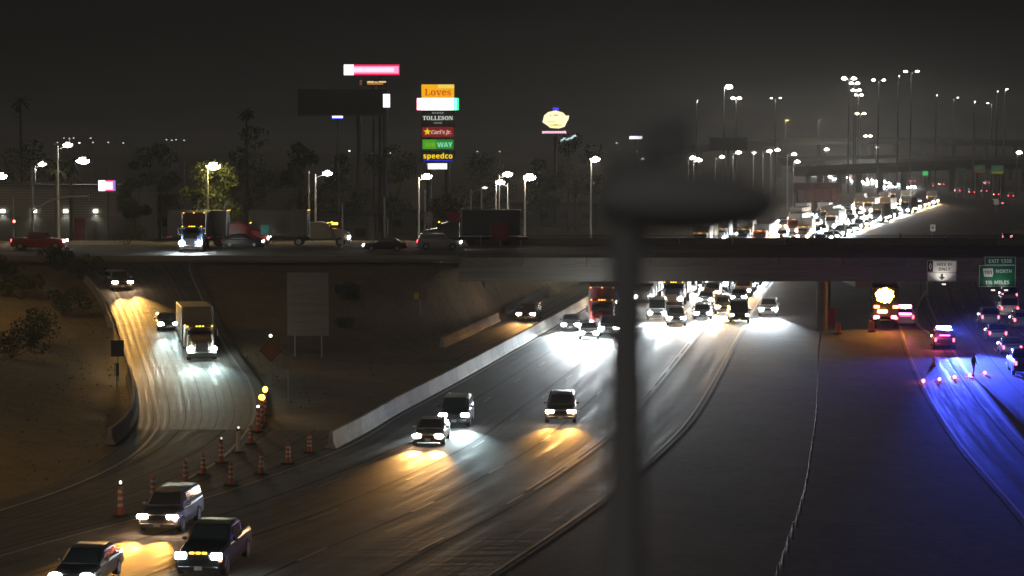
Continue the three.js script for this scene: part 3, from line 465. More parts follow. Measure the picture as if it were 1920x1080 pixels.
for (let l = 1; l < 5; l++) queue(l, 800 + l * 9, 1290, 36, 'far down the freeway', 'farthest oncoming vehicles', { trucks: 0.1, cd: 4000, glow: 1500, simple: true });
truck(V(at(1310, 476, 352).x, 0, -352), facing(barrierX, 352), 'truck with bright headlights alone at the left edge beyond the bridge', { lamps: COOL, cd: 2500, glow: 110, simple: true, tone: 'white' });
// outbound traffic, tail lamps to the camera
function outbound(kind, px, py, label, o = {}) { const p = land(px, py), turn = away(farInnerX, -p.z); return car(kind, fronted(p, turn, -KIND[kind].L / 2), turn, label, { tails: true, lamps: MILD, glow: 8, cd: 250, group: 'outbound vehicles', ...o }); }
outbound('suv', 1857, 612, 'crossover with round red tail lamps beside the curved guide line', { tone: 'grey' });
outbound('van', 1893, 596, 'pale van with a lit rear panel in the outbound queue', { tone: 'white' });
outbound('sedan', 1871, 640, 'dark sedan with red tail lamps in front of the pale van', { tone: 'black' });
outbound('suv', 1918, 618, 'crossover with red tail lamps cut by the right edge', { tone: 'silver' });
outbound('sedan', 1898, 668, 'low dark sedan with tail lamps at the right edge', { tone: 'grey' });
outbound('suv', 1893, 568, 'dark vehicle with white rear lamps below the green sign', { tone: 'black' });
outbound('pickup', 1925, 706, 'pickup with one tail lamp showing at the right edge', { tone: 'black' });
[[1888, 450], [1905, 470], [1875, 385], [1795, 362], [1822, 365], [1845, 362], [1868, 368], [1745, 352], [1765, 348], [1710, 343], [1895, 372], [1850, 346]].forEach(([x, y], i) => { const z = Math.min(1300, 72000 / (y - 268)), p = V(at(x, y, z).x, 0, -z); car(kinds[i % 6], p, away(farInnerX, z), `${['distant', 'far', 'very distant'][i % 3]} outbound vehicle with red tail lamps, ${ordinal[i]} up the outbound lanes`, { tails: true, lamps: MILD, glow: 8, tone: tones[i % 8], simple: true, group: 'far outbound vehicles' }); });

// cross street and side roads
function crossing(kind, px, py, dir, label, o = {}) { const p = at(px, py, o.z ?? 232), e = V(p.x, DECK + 0.03, p.z), turn = dir > 0 ? Math.PI / 2 : -Math.PI / 2; return kind === 'truck' ? truck(e, turn, label, o) : car(kind, e, turn, label, o); }
crossing('pickup', 74, 462, 1, 'dark red pickup waiting on the cross street at the far left', { tone: 'red', tails: true, lamps: COOL, glow: 25, cd: 120 });
crossing('suv', 824, 464, 1, 'pale crossover on the cross street above the yellowish sign', { tone: 'silver', tails: true, lamps: MILD, glow: 25, cd: 120 });
crossing('sedan', 722, 466, -1, 'dark car on the cross street between the box truck and the pale crossover', { tone: 'black', lamps: MILD, glow: 12, cd: 60, z: 228 });
crossing('sedan', 455, 466, 1, 'low dark car on the cross street right of the truck headlights', { tone: 'black', lamps: MILD, glow: 6, cd: 30, z: 237 });
crossing('truck', 505, 462, 1, 'semi truck with a brown trailer and amber lamps on the cross street', { tone: 'red', lamps: MILD, glow: 8, cd: 60, simple: true, z: 239, trailerM: mat(0.07, 0.045, 0.025, 0.6), bar: [1.31, 2.1, -3.4, 1.4], topLights: true, short: true });
crossing('truck', 655, 464, 1, 'box truck with glowing amber lamps on the cross street beside the light pole', { short: true, tone: 'tan', lamps: COOL, glow: 10, cd: 80, z: 240, bar: [1.31, 2.45, -2.4, 2.0], trailerM: mat(0.09, 0.07, 0.045, 0.6), topLights: true });
crossing('truck', 790, 462, -1, 'dark semi truck behind the pale crossover on the cross street', { tone: 'grey', lamps: COOL, glow: 12, cd: 60, simple: true, z: 241, trailerM: mat(0.05, 0.05, 0.05, 0.6), short: true });
{ const p = at(357, 470, 226); truck(V(p.x, DECK + 0.03, p.z), 0.06, 'truck with glaring blue-white headlights turning onto the ramp', { lamps: [0.74, 0.96, 1], cd: 5000, glow: 500, tone: 'blue', short: true, topLights: true, trailerM: mat(0.1, 0.03, 0.025, 0.6) }); }

// ---------------------------------------------------------------- emergency scene on the outbound side
function pointAt(t, x, y, z, c, k) { const l = new THREE.PointLight(new THREE.Color().setRGB(...c), k); l.name = 'flasher_light'; l.position.set(x, y, z); l.castShadow = true; l.shadow.radius = 5; t.add(l); }
function flashAt(t, x, y, z, c, k, aside = 0, down = 3, angle = 0.7) { const l = new THREE.SpotLight(new THREE.Color().setRGB(...c), k, 0, angle, 0.9); l.name = 'flasher_light'; l.position.set(x, y, z); l.target.position.set(x - aside, y - down, z - 10); l.castShadow = true; l.shadow.radius = 8; t.add(l, l.target); }
{
  const p = land(1771, 657), t = car('suv', fronted(p, away(farInnerX, -p.z), -2.4), away(farInnerX, -p.z), 'police vehicle with a blazing blue light bar behind the row of flares', { tone: 'black', tails: true, lamps: MILD, cd: 300, glow: 10 });
  part('light_bar', box(1.3, 0.06, 0.34, 0, 1.79, -0.5, 0.02), black, t); for (const [x, c, k] of [[-0.48, [0.12, 0.2, 1], 60], [-0.16, [0.35, 0.5, 1], 160], [0.16, [0.2, 0.3, 1], 160], [0.48, [0.2, 0.2, 1], 60]]) part('flasher', box(0.3, 0.14, 0.3, x, 1.88, -0.5, 0.04), glow(...c, k), t);
  flashAt(t, -0.3, 1.95, -0.8, [0.05, 0.09, 1], 34000, 2.2, 1.1, 0.36); flashAt(t, -0.3, 1.95, -0.8, [0.06, 0.1, 1], 1600, 0, 3, 0.9); pointAt(t, 0.6, 1.25, -2.7, [1, 0.1, 0.35], 22);
  part('rear_flasher', box(0.9, 0.1, 0.05, 0, 1.3, -2.42, 0.02), glow(1, 0.12, 0.4, 8), t);
}
{
  const p = land(1660, 618), turn = away(farInnerX, -p.z), t = truck(V(p.x - Math.sin(turn) * -11.2, 0, p.z - Math.cos(turn) * -11.2), turn, 'work truck with a blazing amber lamp board on its back, parked past the police vehicle', { short: true, tone: 'tan', lamps: MILD, glow: 8, cd: 200, tails: true, trailerM: mat(0.04, 0.04, 0.04, 0.6) });
  const z = -11.3; part('arrow_board', box(1.9, 1.6, 0.12, 0.1, 3.3, z + 0.03, 0.03), black, t); for (let i = 0; i < 44; i++) { const a = i * 2.4, r = 0.118 * Math.sqrt(i); part('arrow_board_light', new THREE.SphereGeometry(0.15, 10, 8).scale(1, 1, 0.5).translate(0.1 + Math.cos(a) * r, 3.3 + Math.sin(a) * r * 0.85, z - 0.06), keep('abl', () => glow(1, 0.5, 0.05, 70)), t); }
  for (const [x, y, c, k] of [[-0.95, 2.2, [1, 0.25, 0.06], 20], [0.85, 2.2, [1, 0.2, 0.06], 20], [0.1, 1.75, [1, 0.4, 0.06], 40], [0.5, 1.75, [1, 0.4, 0.06], 40], [-0.8, 1.2, [1, 0.15, 0.25], 30], [0.85, 1.2, [1, 0.15, 0.25], 30]]) part('flasher', box(0.5, 0.26, 0.1, x, y, z, 0.03), glow(...c, k), t);
  flashAt(t, 0.1, 3.3, z - 0.3, [1, 0.36, 0.03], 200); flashAt(t, 0, 1.6, z - 0.3, [1, 0.1, 0.08], 60);
}
{
  const p = land(1697, 612), t = car('suv', fronted(p, away(farInnerX, -p.z), -2.4), away(farInnerX, -p.z), 'police vehicle with a pink and violet light bar beside the work truck', { tone: 'white', tails: true, lamps: MILD, cd: 200, glow: 8 });
  part('light_bar', box(1.3, 0.06, 0.34, 0, 1.79, -0.5, 0.02), black, t); for (const [x, c] of [[-0.48, [1, 0.2, 0.5]], [-0.16, [1, 0.25, 0.8]], [0.16, [0.8, 0.2, 1]], [0.48, [0.5, 0.1, 1]]]) part('flasher', box(0.3, 0.16, 0.3, x, 1.88, -0.5, 0.04), glow(...c, 90), t);
  part('rear_flasher', box(1.2, 0.12, 0.05, 0, 1.25, -2.42, 0.02), glow(1, 0.15, 0.5, 20), t); flashAt(t, 0, 1.95, -0.8, [1, 0.1, 0.5], 120);
}
[[1730, 717], [1760, 714], [1789, 710], [1817, 706], [1845, 702]].forEach(([x, y], i) => {
  const p = land(x, y), t = thing('road_flare', `burning pink road flare, ${['first', 'second', 'third', 'fourth', 'fifth'][i]} from the median in the row`, 'flare', [p.x, 0.01, p.z], rr(0, 3), 'road flares across the lane');
  part('tube', rod([0, 0.03, -0.35], [0, 0.03, 0], 0.022, 8), paints.red, t); part('flame', new THREE.SphereGeometry(0.13, 12, 8).scale(1.2, 0.95, 1).translate(0, 0.12, 0.06), glow(1, 0.2, 0.42, 7), t);
  const l = new THREE.PointLight(new THREE.Color(1, 0.2, 0.35), 4); l.name = 'flare_light'; l.position.set(0, 0.35, 0.06); l.castShadow = true; t.add(l);
});
{ // an officer walking among the flares
  const p = land(1825, 706), B = [ // bones: a, b, ra, rb
    [[0, 0.98, 0], [0, 1.2, 0.01], 0.15, 0.155], [[0, 1.2, 0.01], [0, 1.4, 0], 0.16, 0.15], [[-0.15, 1.42, 0], [0.15, 1.42, 0], 0.085, 0.085], [[0, 1.42, 0], [0, 1.56, 0.02], 0.06, 0.055], [[-0.09, 0.95, 0], [-0.11, 0.52, 0.1], 0.095, 0.065], [[-0.11, 0.52, 0.1], [-0.12, 0.1, 0.02], 0.062, 0.045], [[-0.12, 0.06, -0.02], [-0.13, 0.05, 0.17], 0.05, 0.04], [[0.09, 0.95, 0], [0.11, 0.5, -0.02], 0.095, 0.065], [[0.11, 0.5, -0.02], [0.12, 0.1, -0.14], 0.062, 0.045], [[0.12, 0.06, -0.18], [0.13, 0.05, 0], 0.05, 0.04],
    [[-0.2, 1.41, 0], [-0.27, 1.14, -0.03], 0.058, 0.046], [[-0.27, 1.14, -0.03], [-0.25, 0.9, 0.1], 0.044, 0.034], [[0.2, 1.41, 0], [0.28, 1.16, 0.02], 0.058, 0.046], [[0.28, 1.16, 0.02], [0.22, 0.98, 0.2], 0.044, 0.034]];
  const headB = [[[0, 1.66, 0.02], [0, 1.7, 0.01], 0.088, 0.098], [[0, 1.6, 0.06], [0, 1.63, 0.06], 0.05, 0.06], [[0, 1.655, 0.11], [0, 1.67, 0.1], 0.014, 0.01], [[-0.095, 1.66, 0], [-0.095, 1.69, 0], 0.018, 0.018], [[0.095, 1.66, 0], [0.095, 1.69, 0], 0.018, 0.018]];
  const hand = (c, d) => { const o = [[[c[0], c[1], c[2]], [c[0] + d[0] * 0.08, c[1] + d[1] * 0.08, c[2] + d[2] * 0.08], 0.026, 0.03]]; for (let i = 0; i < 4; i++) { const s = (i - 1.5) * 0.02, L = [0.065, 0.075, 0.07, 0.055][i], a = [c[0] + d[0] * 0.09, c[1] + d[1] * 0.09, c[2] + d[2] * 0.09 + s], b = [a[0] + d[0] * L * 0.5, a[1] + d[1] * L * 0.5, a[2] + d[2] * L * 0.5 + s * 0.1], e = [b[0] + d[0] * L * 0.4 + 0.012, b[1] + d[1] * L * 0.4, b[2] + d[2] * L * 0.4]; o.push([a, b, 0.009, 0.009], [b, e, 0.009, 0.008]); } const q = [c[0] + d[0] * 0.03, c[1] + d[1] * 0.03, c[2] + d[2] * 0.03 + 0.03]; o.push([q, [q[0] + d[0] * 0.05, q[1] + d[1] * 0.05, q[2] + d[2] * 0.05 + 0.022], 0.011, 0.009]); return o; };
  const mesh = (bones, lo, size, res, k) => {
    const mc = new MarchingCubes(res, black, false, false, 120000); mc.isolation = 0; const F = mc.field;
    for (let z = 0; z < res; z++) for (let y = 0; y < res; y++) for (let x = 0; x < res; x++) {
      const q = [lo[0] + size * x / res, lo[1] + size * y / res, lo[2] + size * z / res]; let d = 9;
      for (const [a, b, ra, rb] of bones) { const ab = [b[0] - a[0], b[1] - a[1], b[2] - a[2]], ap = [q[0] - a[0], q[1] - a[1], q[2] - a[2]], L = ab[0] ** 2 + ab[1] ** 2 + ab[2] ** 2, t = Math.max(0, Math.min(1, (ab[0] * ap[0] + ab[1] * ap[1] + ab[2] * ap[2]) / L)), e = Math.hypot(ap[0] - ab[0] * t, ap[1] - ab[1] * t, ap[2] - ab[2] * t) - (ra + (rb - ra) * t), h = Math.max(k - Math.abs(d - e), 0) / k; d = Math.min(d, e) - h * h * k / 4; }
      F[x + y * res + z * res * res] = -d;
    }
    mc.update(); const n = mc.count, g = new THREE.BufferGeometry(), P = new Float32Array(n * 3);
    for (let i = 0; i < n; i++) for (let c = 0; c < 3; c++) P[i * 3 + c] = lo[c] + (mc.positionArray[i * 3 + c] + 1) / 2 * size;
    g.setAttribute('position', new THREE.BufferAttribute(P, 3)); g.setAttribute('normal', new THREE.BufferAttribute(mc.normalArray.slice(0, n * 3), 3)); return g;
  };
  const t = thing('person', 'person in dark clothes walking between the road flares', 'person', [p.x, 0.01, p.z], 0.9), skin = mat(0.3, 0.19, 0.13, 0.6);
  part('body', mesh(B, [-0.9, -0.02, -0.9], 1.8, 120, 0.05), mat(0.03, 0.032, 0.04, 0.85), t);
  part('head', mergeGeometries([mesh(headB, [-0.2, 1.5, -0.18], 0.4, 60, 0.03), mesh(hand([-0.25, 0.9, 0.1], [0.05, -0.92, 0.38]), [-0.37, 0.68, 0], 0.3, 70, 0.012), mesh(hand([0.22, 0.98, 0.2], [-0.2, -0.55, 0.8]), [0.05, 0.78, 0.15], 0.3, 70, 0.012)]), skin, t);
  part('cap', merge([new THREE.SphereGeometry(0.112, 16, 8, 0, 6.29, 0, 1.5).translate(0, 1.71, 0.01), box(0.14, 0.015, 0.1, 0, 1.72, 0.13)]), mat(0.02, 0.02, 0.03, 0.8), t);
}
// ---------------------------------------------------------------- lamps and masts
const SODIUM = [1, 0.62, 0.2], WHITE = [1, 0.93, 0.82];
// p: lamp head position; dir: angle of the arm seen from above, from pole to head; foot on the land
function lampPost(p, label, o = {}) {
  const arm = o.arm ?? 2, a = o.dir ?? 0, fx = p.x - Math.cos(a) * arm, fz = p.z - Math.sin(a) * arm, base = o.base ?? height(fx, -fz), h = p.y - base;
  const t = thing(o.name ?? 'street_lamp', label, 'street lamp', [fx, base - 0.15, fz], 0, o.group), r = o.r ?? 0.12, hx = Math.cos(a) * arm, hz = Math.sin(a) * arm, c = o.c ?? WHITE, s = o.s ?? 1;
  part('pole', cyl(r * 1.2, r * 0.8, h + 0.05, 0, 0, 0, 10), o.m ?? galv, t);
  const heads = o.twin ? [1, -1] : [1];
  for (const k of heads) {
    if (arm > 0.2) part('arm', rod([0, h - 0.35, 0], [hx * k, h + 0.1, hz * k], r * 0.55, 7, r * 0.4), o.m ?? galv, t);
    const head = part('lamp_housing', box(0.75 * s, 0.16 * s, 0.4 * s, 0, 0, 0, 0.05), darkSteel, t); head.position.set(hx * k, h + 0.22 + 0.08 * s, hz * k); head.rotation.y = -a;
    if (o.k) { const l = part('lamp_lens', keep('lens' + s, () => new THREE.SphereGeometry(1, 12, 8).scale(0.42 * s, 0.22 * s, 0.3 * s)), keep('lm' + c + o.k, () => glow(...c, o.k)), t); l.position.set(hx * k, h + 0.18, hz * k); l.rotation.y = -a; }
    if (o.cd) { const l = new THREE.PointLight(new THREE.Color().setRGB(...c), o.cd); l.name = 'lamp_light'; l.position.set(hx * k, h - 0.15 * s, hz * k); l.castShadow = true; l.shadow.radius = 6; t.add(l); }
  }
  return t;
}
const L = (px, py, Z, label, o) => lampPost(at(px, py, Z), label, o);
L(614, 325, 262, 'street lamp with a bright white head left of the sign pylon', { k: 60, cd: 30, arm: 1.5, s: 1.4 });
L(800, 331, 268, 'street lamp shining right below the sign pylon', { k: 90, cd: 45, arm: 1, s: 1.6, c: [1, 0.88, 0.66] });
L(938, 342, 275, 'street lamp, lower of the close pair right of the pylon', { k: 60, cd: 30, arm: 1, dir: Math.PI, s: 1.4 });
L(952, 327, 300, 'street lamp, upper of the close pair right of the pylon', { k: 80, cd: 35, arm: 1.2, s: 1.6, c: [1, 0.9, 0.72] });
L(993, 333, 262, 'street lamp with a warm dazzling head right of the close pair', { k: 110, cd: 55, arm: 0.6, s: 1.8, c: [1, 0.86, 0.6] });
L(1116, 299, 300, 'street lamp with a bright head left of the dark camera mast', { k: 90, cd: 35, arm: 0.6, s: 1.6, c: [1, 0.9, 0.72] });
L(909, 352, 250, 'small unlit-looking lamp post near the red signs', { k: 1.5, arm: 1.6, s: 0.8 });
L(400, 312, 252, 'yellow street lamp half buried in the tree above the truck', { k: 60, cd: 75, arm: 0.7, s: 2, c: [1, 0.82, 0.3] });
L(155, 302, 270, 'street lamp with a broad bright head over the warehouse', { k: 40, cd: 45, arm: 1.5, s: 2, c: [1, 0.9, 0.76] });
L(127, 272, 255, 'tall street lamp with its arm to the right at the left side', { k: 20, cd: 20, arm: 1.2, s: 1.4 });
L(2, 331, 245, 'street lamp glaring at the left edge of the picture', { k: 90, cd: 80, arm: 1, s: 1.6, c: [1, 0.85, 0.6] });
L(79, 308, 300, 'street lamp with a small white head behind the left mast arm', { k: 40, cd: 15, arm: 1, s: 1.3 });
L(1310, 300, 420, 'street lamp at the right foot of the dark camera mast', { k: 50, cd: 12, arm: 1, s: 1.6 });
L(1300, 296, 430, 'street lamp just left of the one by the camera mast foot', { k: 50, cd: 12, arm: 1, s: 1.6 });
L(1208, 297, 420, 'faint street lamp at the left foot of the dark camera mast', { k: 25, arm: 1, s: 1.2 });
[[1354, 294, 'first', 5, 20], [1385, 286, 'second', 4, 40], [1414, 286, 'third', 0.4, 2], [1443, 283, 'fourth', 5, 18], [1458, 281, 'fifth', 5, 18], [1489, 289, 'sixth', 5, 20], [1495, 303, 'seventh', 3, 30]].forEach(([x, y, n, arm, k]) => L(x, y, 560, `white street lamp beyond the jam, ${n} of the row counted from the camera mast`, { k, cd: 30, arm: arm * 0.35, s: 1.7, r: 0.16, group: 'lamp row beyond the jam' }));
const mastM = mat(0.1, 0.1, 0.1, 0.6);
// tall interchange masts: white heads that light the tops of their own poles
[[1367, 163, 640, 'bright lone lamp mast high above the camera mast', { k: 160, arm: 1.5, dir: 0, s: 2.6, cd: 120 }], [1386, 184, 700, 'lamp mast just right of the bright lone one', { k: 40, twin: true, arm: 1.0, s: 1.8 }], [1463, 184, 760, 'twin-armed lamp mast right of the lone bright pair', { k: 18, twin: true, arm: 1.6 }],
  [1308, 188, 640, 'dim thin mast left of the bright lone lamp', { k: 1.2, arm: 0.3, s: 0.7 }],
  [1601, 147, 760, 'topmost twin lamp mast of the descending cluster', { k: 70, twin: true, arm: 1.7, s: 2.2 }], [1608, 156, 820, 'second lamp mast of the descending cluster', { k: 50, twin: true, arm: 1.2, s: 2 }], [1611, 169, 880, 'third lamp mast of the descending cluster', { k: 50, twin: true, arm: 1.2, s: 2.2 }], [1615, 178, 940, 'fourth lamp mast of the descending cluster', { k: 40, twin: true, arm: 1.2, s: 2.1 }], [1620, 213, 1010, 'fifth lamp mast of the descending cluster, yellowish', { k: 30, twin: true, arm: 1.6, s: 2.4, c: [1, 0.94, 0.6] }], [1632, 255, 1100, 'lowest lamp mast of the descending cluster, yellowish', { k: 25, twin: true, arm: 1.2, s: 2.4, c: [1, 0.95, 0.65] }],
  [1657, 150, 760, 'twin-armed lamp mast right of the descending cluster', { k: 30, twin: true, arm: 1.8, s: 1.6 }], [1686, 142, 760, 'single bright-topped mast between two twin-armed masts', { k: 3, arm: 0.3, s: 0.8 }], [1720, 134, 760, 'tallest twin-armed lamp mast on the right', { k: 30, twin: true, arm: 2.1, s: 1.6 }], [1757, 178, 760, 'bright-topped mast right of the tallest one', { k: 3, arm: 0.3, s: 0.8 }], [1796, 183, 800, 'dim lamp mast with a short arm to the right', { k: 3, arm: 1.6, s: 1.2 }], [1828, 190, 760, 'bright-topped mast, third from the right edge', { k: 3, arm: 0.3, s: 0.8 }], [1852, 193, 800, 'dim lamp mast with a short arm to the left', { k: 3, arm: 1.6, dir: Math.PI, s: 1.2 }], [1871, 171, 760, 'bright-topped mast, second from the right edge', { k: 3, arm: 0.3, s: 0.8 }], [1888, 167, 800, 'lamp mast nearest the right edge', { k: 8, arm: 0.8, s: 1.2 }],
  [1550, 280, 900, 'yellowish lamp low under the flyover', { k: 20, arm: 0.6, s: 2.6, c: [1, 0.95, 0.7] }], [1645, 276, 900, 'dim lamp under the flyover right of the cluster', { k: 2, arm: 0.6, s: 2 }], [1911, 286, 700, 'white lamp at the right edge under the flyover', { k: 40, arm: 0.8, s: 2.4 }]].forEach(([x, y, z, l, o]) => L(x, y, z, l, { name: 'lamp_mast', r: 0.26, base: 0, cd: 60, m: mastM, group: 'interchange lamp masts', ...o }));
// slim lit posts along the street
[[642, 382, 236, 'pale slim pole just right of the box truck on the street'], [721, 371, 236, 'tallest pale slim pole, midway between box truck and pylon'], [797, 358, 250, 'pale slim pole right under the sign pylon'], [579, 321, 262, 'short dim pole left of the first street lamp'], [903, 352, 252, 'pale slim pole beside the red signs'], [930, 345, 275, 'pale slim pole under the close pair of lamps'], [24, 368, 236, 'pale pole beside the red traffic signal at the far left']].forEach(([x, y, z, l]) => { const p = at(x, y, z), b = height(p.x, z), t = thing('slim_pole', l, 'pole', [p.x, b - 0.1, p.z], 0, 'slim poles along the cross street'); part('shaft', cyl(0.13, 0.09, p.y - b + 0.1, 0, 0, 0, 10), galv, t); part('cap', new THREE.SphereGeometry(0.1, 8, 6).translate(0, p.y - b + 0.1, 0), galv, t); });
{ // curved-top pole beside the tree
  const p = at(421, 440, 238), q = at(430, 370, 238), t = thing('curved_pole', 'pale pole bent over at the top beside the lit tree', 'pole', [p.x, DECK - 0.1, p.z]);
  part('shaft', new THREE.TubeGeometry(new THREE.CatmullRomCurve3([V(-0.1, 0, 0), V(-0.1, 3.0, 0), V(0.05, 4.4, 0), V(0.3, 5.2, 0), V(0.75, 5.5, 0)]), 30, 0.1, 8), galv, t); part('foot_plate', box(0.4, 0.06, 0.4, -0.1, 0.1, 0), steel, t);
}
{ // traffic signal with a long curved mast arm
  const p = at(62, 470, 234), t = thing('traffic_signal', 'traffic signal pole with a long curved mast arm at the far left', 'traffic signal', [p.x, DECK - 0.1, p.z]), q = at(170, 371, 234);
  part('pole', cyl(0.16, 0.11, 9.2, 0, 0, 0, 10), galv, t); part('mast_arm', new THREE.TubeGeometry(new THREE.CatmullRomCurve3([V(0, 4.2, 0), V(1.6, 5.2, 0), V(3.4, 5.75, 0), V(q.x - p.x, 5.9, 0)]), 40, 0.085, 8), galv, t); part('lamp_arm', rod([0, 9.0, 0], [2.2, 10.4, 0], 0.05, 6), galv, t);
  for (const x of [q.x - p.x - 0.1]) { const s = part('signal_head', box(0.34, 1.0, 0.26, x, 5.75, 0.12, 0.03), black, t); for (let i = 0; i < 3; i++) part('signal_lens', new THREE.CylinderGeometry(0.11, 0.11, 0.05, 14).rotateX(Math.PI / 2).translate(x, 6.05 - i * 0.3, 0.27), lensOff, s); }
}
{ const p = at(27, 415, 236), t = thing('signal_post', 'short traffic signal post showing red at the far left', 'traffic signal', [p.x, DECK - 0.1, p.z]); part('post', cyl(0.06, 0.06, p.y - DECK + 0.5, -0.25, 0, 0, 8), galv, t); const s = part('signal_head', box(0.34, 1.0, 0.26, 0, p.y - DECK - 0.2, 0, 0.03), black, t); part('red_light', new THREE.CylinderGeometry(0.15, 0.15, 0.06, 16).rotateX(Math.PI / 2).translate(0, p.y - DECK + 0.1, 0.14), glow(1, 0.1, 0.08, 12), s); for (const y of [-0.2, -0.5]) part('signal_lens', new THREE.CylinderGeometry(0.11, 0.11, 0.06, 14).rotateX(Math.PI / 2).translate(0, p.y - DECK + y, 0.14), lensOff, s); }
// sodium lamp just outside the frame whose light rakes the left bank
lampPost(V(-46, 13.5, -178), 'sodium street lamp outside the left edge lighting the bank', { k: 20, cd: 100, arm: 2, s: 1.4, c: SODIUM, base: height(-48, 178) });
lampPost(V(-42, 13, -113), 'sodium street lamp outside the lower left lighting the bank', { k: 20, cd: 220, arm: 2, s: 1.4, c: SODIUM, base: height(-44, 113) });

// ---------------------------------------------------------------- lit advertising signs
function poleSign(p, label, o = {}) { const base = height(p.x, -p.z), t = thing(o.name ?? 'pole_sign', label, 'sign', [p.x, base, p.z], 0); for (const x of o.legs ?? [0]) part('pole', cyl(o.r ?? 0.35, (o.r ?? 0.35) * 0.8, p.y - base + (o.rise ?? 0), x, 0, -0.5, 12), darkSteel, t); return [t, p.y - base]; }
{ // the tall pylon with seven lit panels
  const Z = 345, m = Z / FOCAL, p = at(821, 170, Z), [t, y0] = poleSign(p, 'tall sign pylon with a stack of seven lit coloured panels', { name: 'sign_pylon', legs: [-1.5, 1.5], r: 0.45, rise: 0 });
  const row = (py, w, h, draw, k, dx = 0) => part('sign_cabinet', box(w * m + 0.4, h * m + 0.3, 0.5, dx * m, y0 + (170 - py) * m, -0.12), darkSteel, t) && panel('sign_panel', w * m, h * m, 0.5, print(256, Math.round(256 * h / w), draw), k, t, dx * m, y0 + (170 - py) * m, 0);
  row(171, 61, 25, (x, w, h) => { x.fillStyle = '#ffb413'; x.fillRect(0, 0, w, h); x.fillStyle = '#ffd65a'; x.fillRect(w * 0.5, 0, w * 0.5, h * 0.28); text(x, 'Loves', w * 0.5, h * 0.58, 'bold 72px serif', '#c4380c'); }, 1.05);
  row(195, 78, 22, (x, w, h) => { x.fillStyle = '#fff'; x.fillRect(0, 0, w, h); x.fillStyle = '#ff9fb4'; x.fillRect(0, 0, w * 0.1, h); x.fillStyle = '#5dffa8'; x.fillRect(w * 0.86, 0, w * 0.14, h); x.fillStyle = '#14e070'; x.fillRect(w * 0.96, 0, w, h); }, 5);
  row(221, 58, 27, (x, w, h) => { x.fillStyle = '#060b09'; x.fillRect(0, 0, w, h); text(x, 'R A D G E', w * 0.5, h * 0.14, 'bold 22px sans-serif', '#b9b9b4'); text(x, 'TOLLESON', w * 0.5, h * 0.5, 'bold 46px serif', '#f2f5e6', w * 0.98); text(x, 'CENTER', w * 0.5, h * 0.84, 'bold 19px sans-serif', '#9fa39a'); }, 0.95);
  row(247, 59, 19, (x, w, h) => { x.fillStyle = '#7a1418'; x.fillRect(0, 0, w, h); x.fillStyle = '#ffd322'; x.beginPath(); for (let i = 0; i < 10; i++) { const a = -Math.PI / 2 + i * Math.PI / 5, r = i % 2 ? 14 : 34; x.lineTo(42 + Math.cos(a) * r, h * 0.48 + Math.sin(a) * r); } x.closePath(); x.fill(); text(x, "Carl's Jr.", w * 0.6, h * 0.5, 'italic bold 44px serif', '#ffd9c0', w * 0.66); }, 0.95);
  row(270, 58, 18, (x, w, h) => { x.fillStyle = '#1f8a2c'; x.fillRect(0, 0, w, h); x.fillStyle = '#49a626'; x.fillRect(0, 0, w * 0.45, h); text(x, 'SUB', w * 0.24, h * 0.54, 'bold 44px sans-serif', '#8fc21c', w * 0.4); text(x, 'WAY', w * 0.72, h * 0.54, 'bold 58px sans-serif', '#9ff5cf', w * 0.5); }, 0.9);
  row(293, 60, 17, (x, w, h) => { x.fillStyle = '#05060f'; x.fillRect(0, 0, w, h); text(x, 'speedco', w * 0.5, h * 0.42, 'bold 60px sans-serif', '#ffd400', w * 0.94); x.fillStyle = '#1a1ac8'; x.fillRect(w * 0.05, h * 0.86, w * 0.9, h * 0.12); }, 1.3);
  row(311, 36, 11, (x, w, h) => { x.fillStyle = '#e9ecff'; x.fillRect(0, 0, w, h); }, 1.6, -1);
}
{ const Z = 390, m = Z / FOCAL, p = at(697, 131, Z), [t] = poleSign(p, 'high red and white lit sign box left of the pylon', { legs: [1.5], r: 0.4 });
  panel('sign_panel', 104 * m, 20 * m, 0.6, print(512, 98, (x, w, h) => { x.fillStyle = '#e0184e'; x.fillRect(0, 0, w, h); x.fillStyle = '#ff9cc4'; x.fillRect(0, h * 0.16, w * 0.985, h * 0.68); x.fillStyle = '#ffd9ee'; x.fillRect(0, h * 0.3, w * 0.9, h * 0.4); x.fillStyle = '#fff'; x.fillRect(0, 0, w * 0.18, h); }), 1.4, t, 0, p.y - t.position.y, 0); }
{ const Z = 390, m = Z / FOCAL, p = at(700, 155, Z), [t] = poleSign(p, 'small amber lettered sign below the high red and white sign', { legs: [0], r: 0.3 });
  panel('sign_panel', 54 * m, 13 * m, 0.5, print(256, 62, (x, w, h) => { x.fillStyle = '#0c0806'; x.fillRect(0, 0, w, h); x.fillStyle = '#6a4a3a'; x.fillRect(8, 8, 22, 20); x.fillRect(8, 34, 22, 18); x.fillStyle = '#ffd690'; x.fillRect(74, 18, 60, 14); x.fillRect(140, 22, 30, 10); x.fillRect(176, 18, 66, 13); x.fillStyle = '#e0924a'; x.fillRect(74, 38, 142, 9); }), 1.1, t, 0, p.y - t.position.y, 0); }
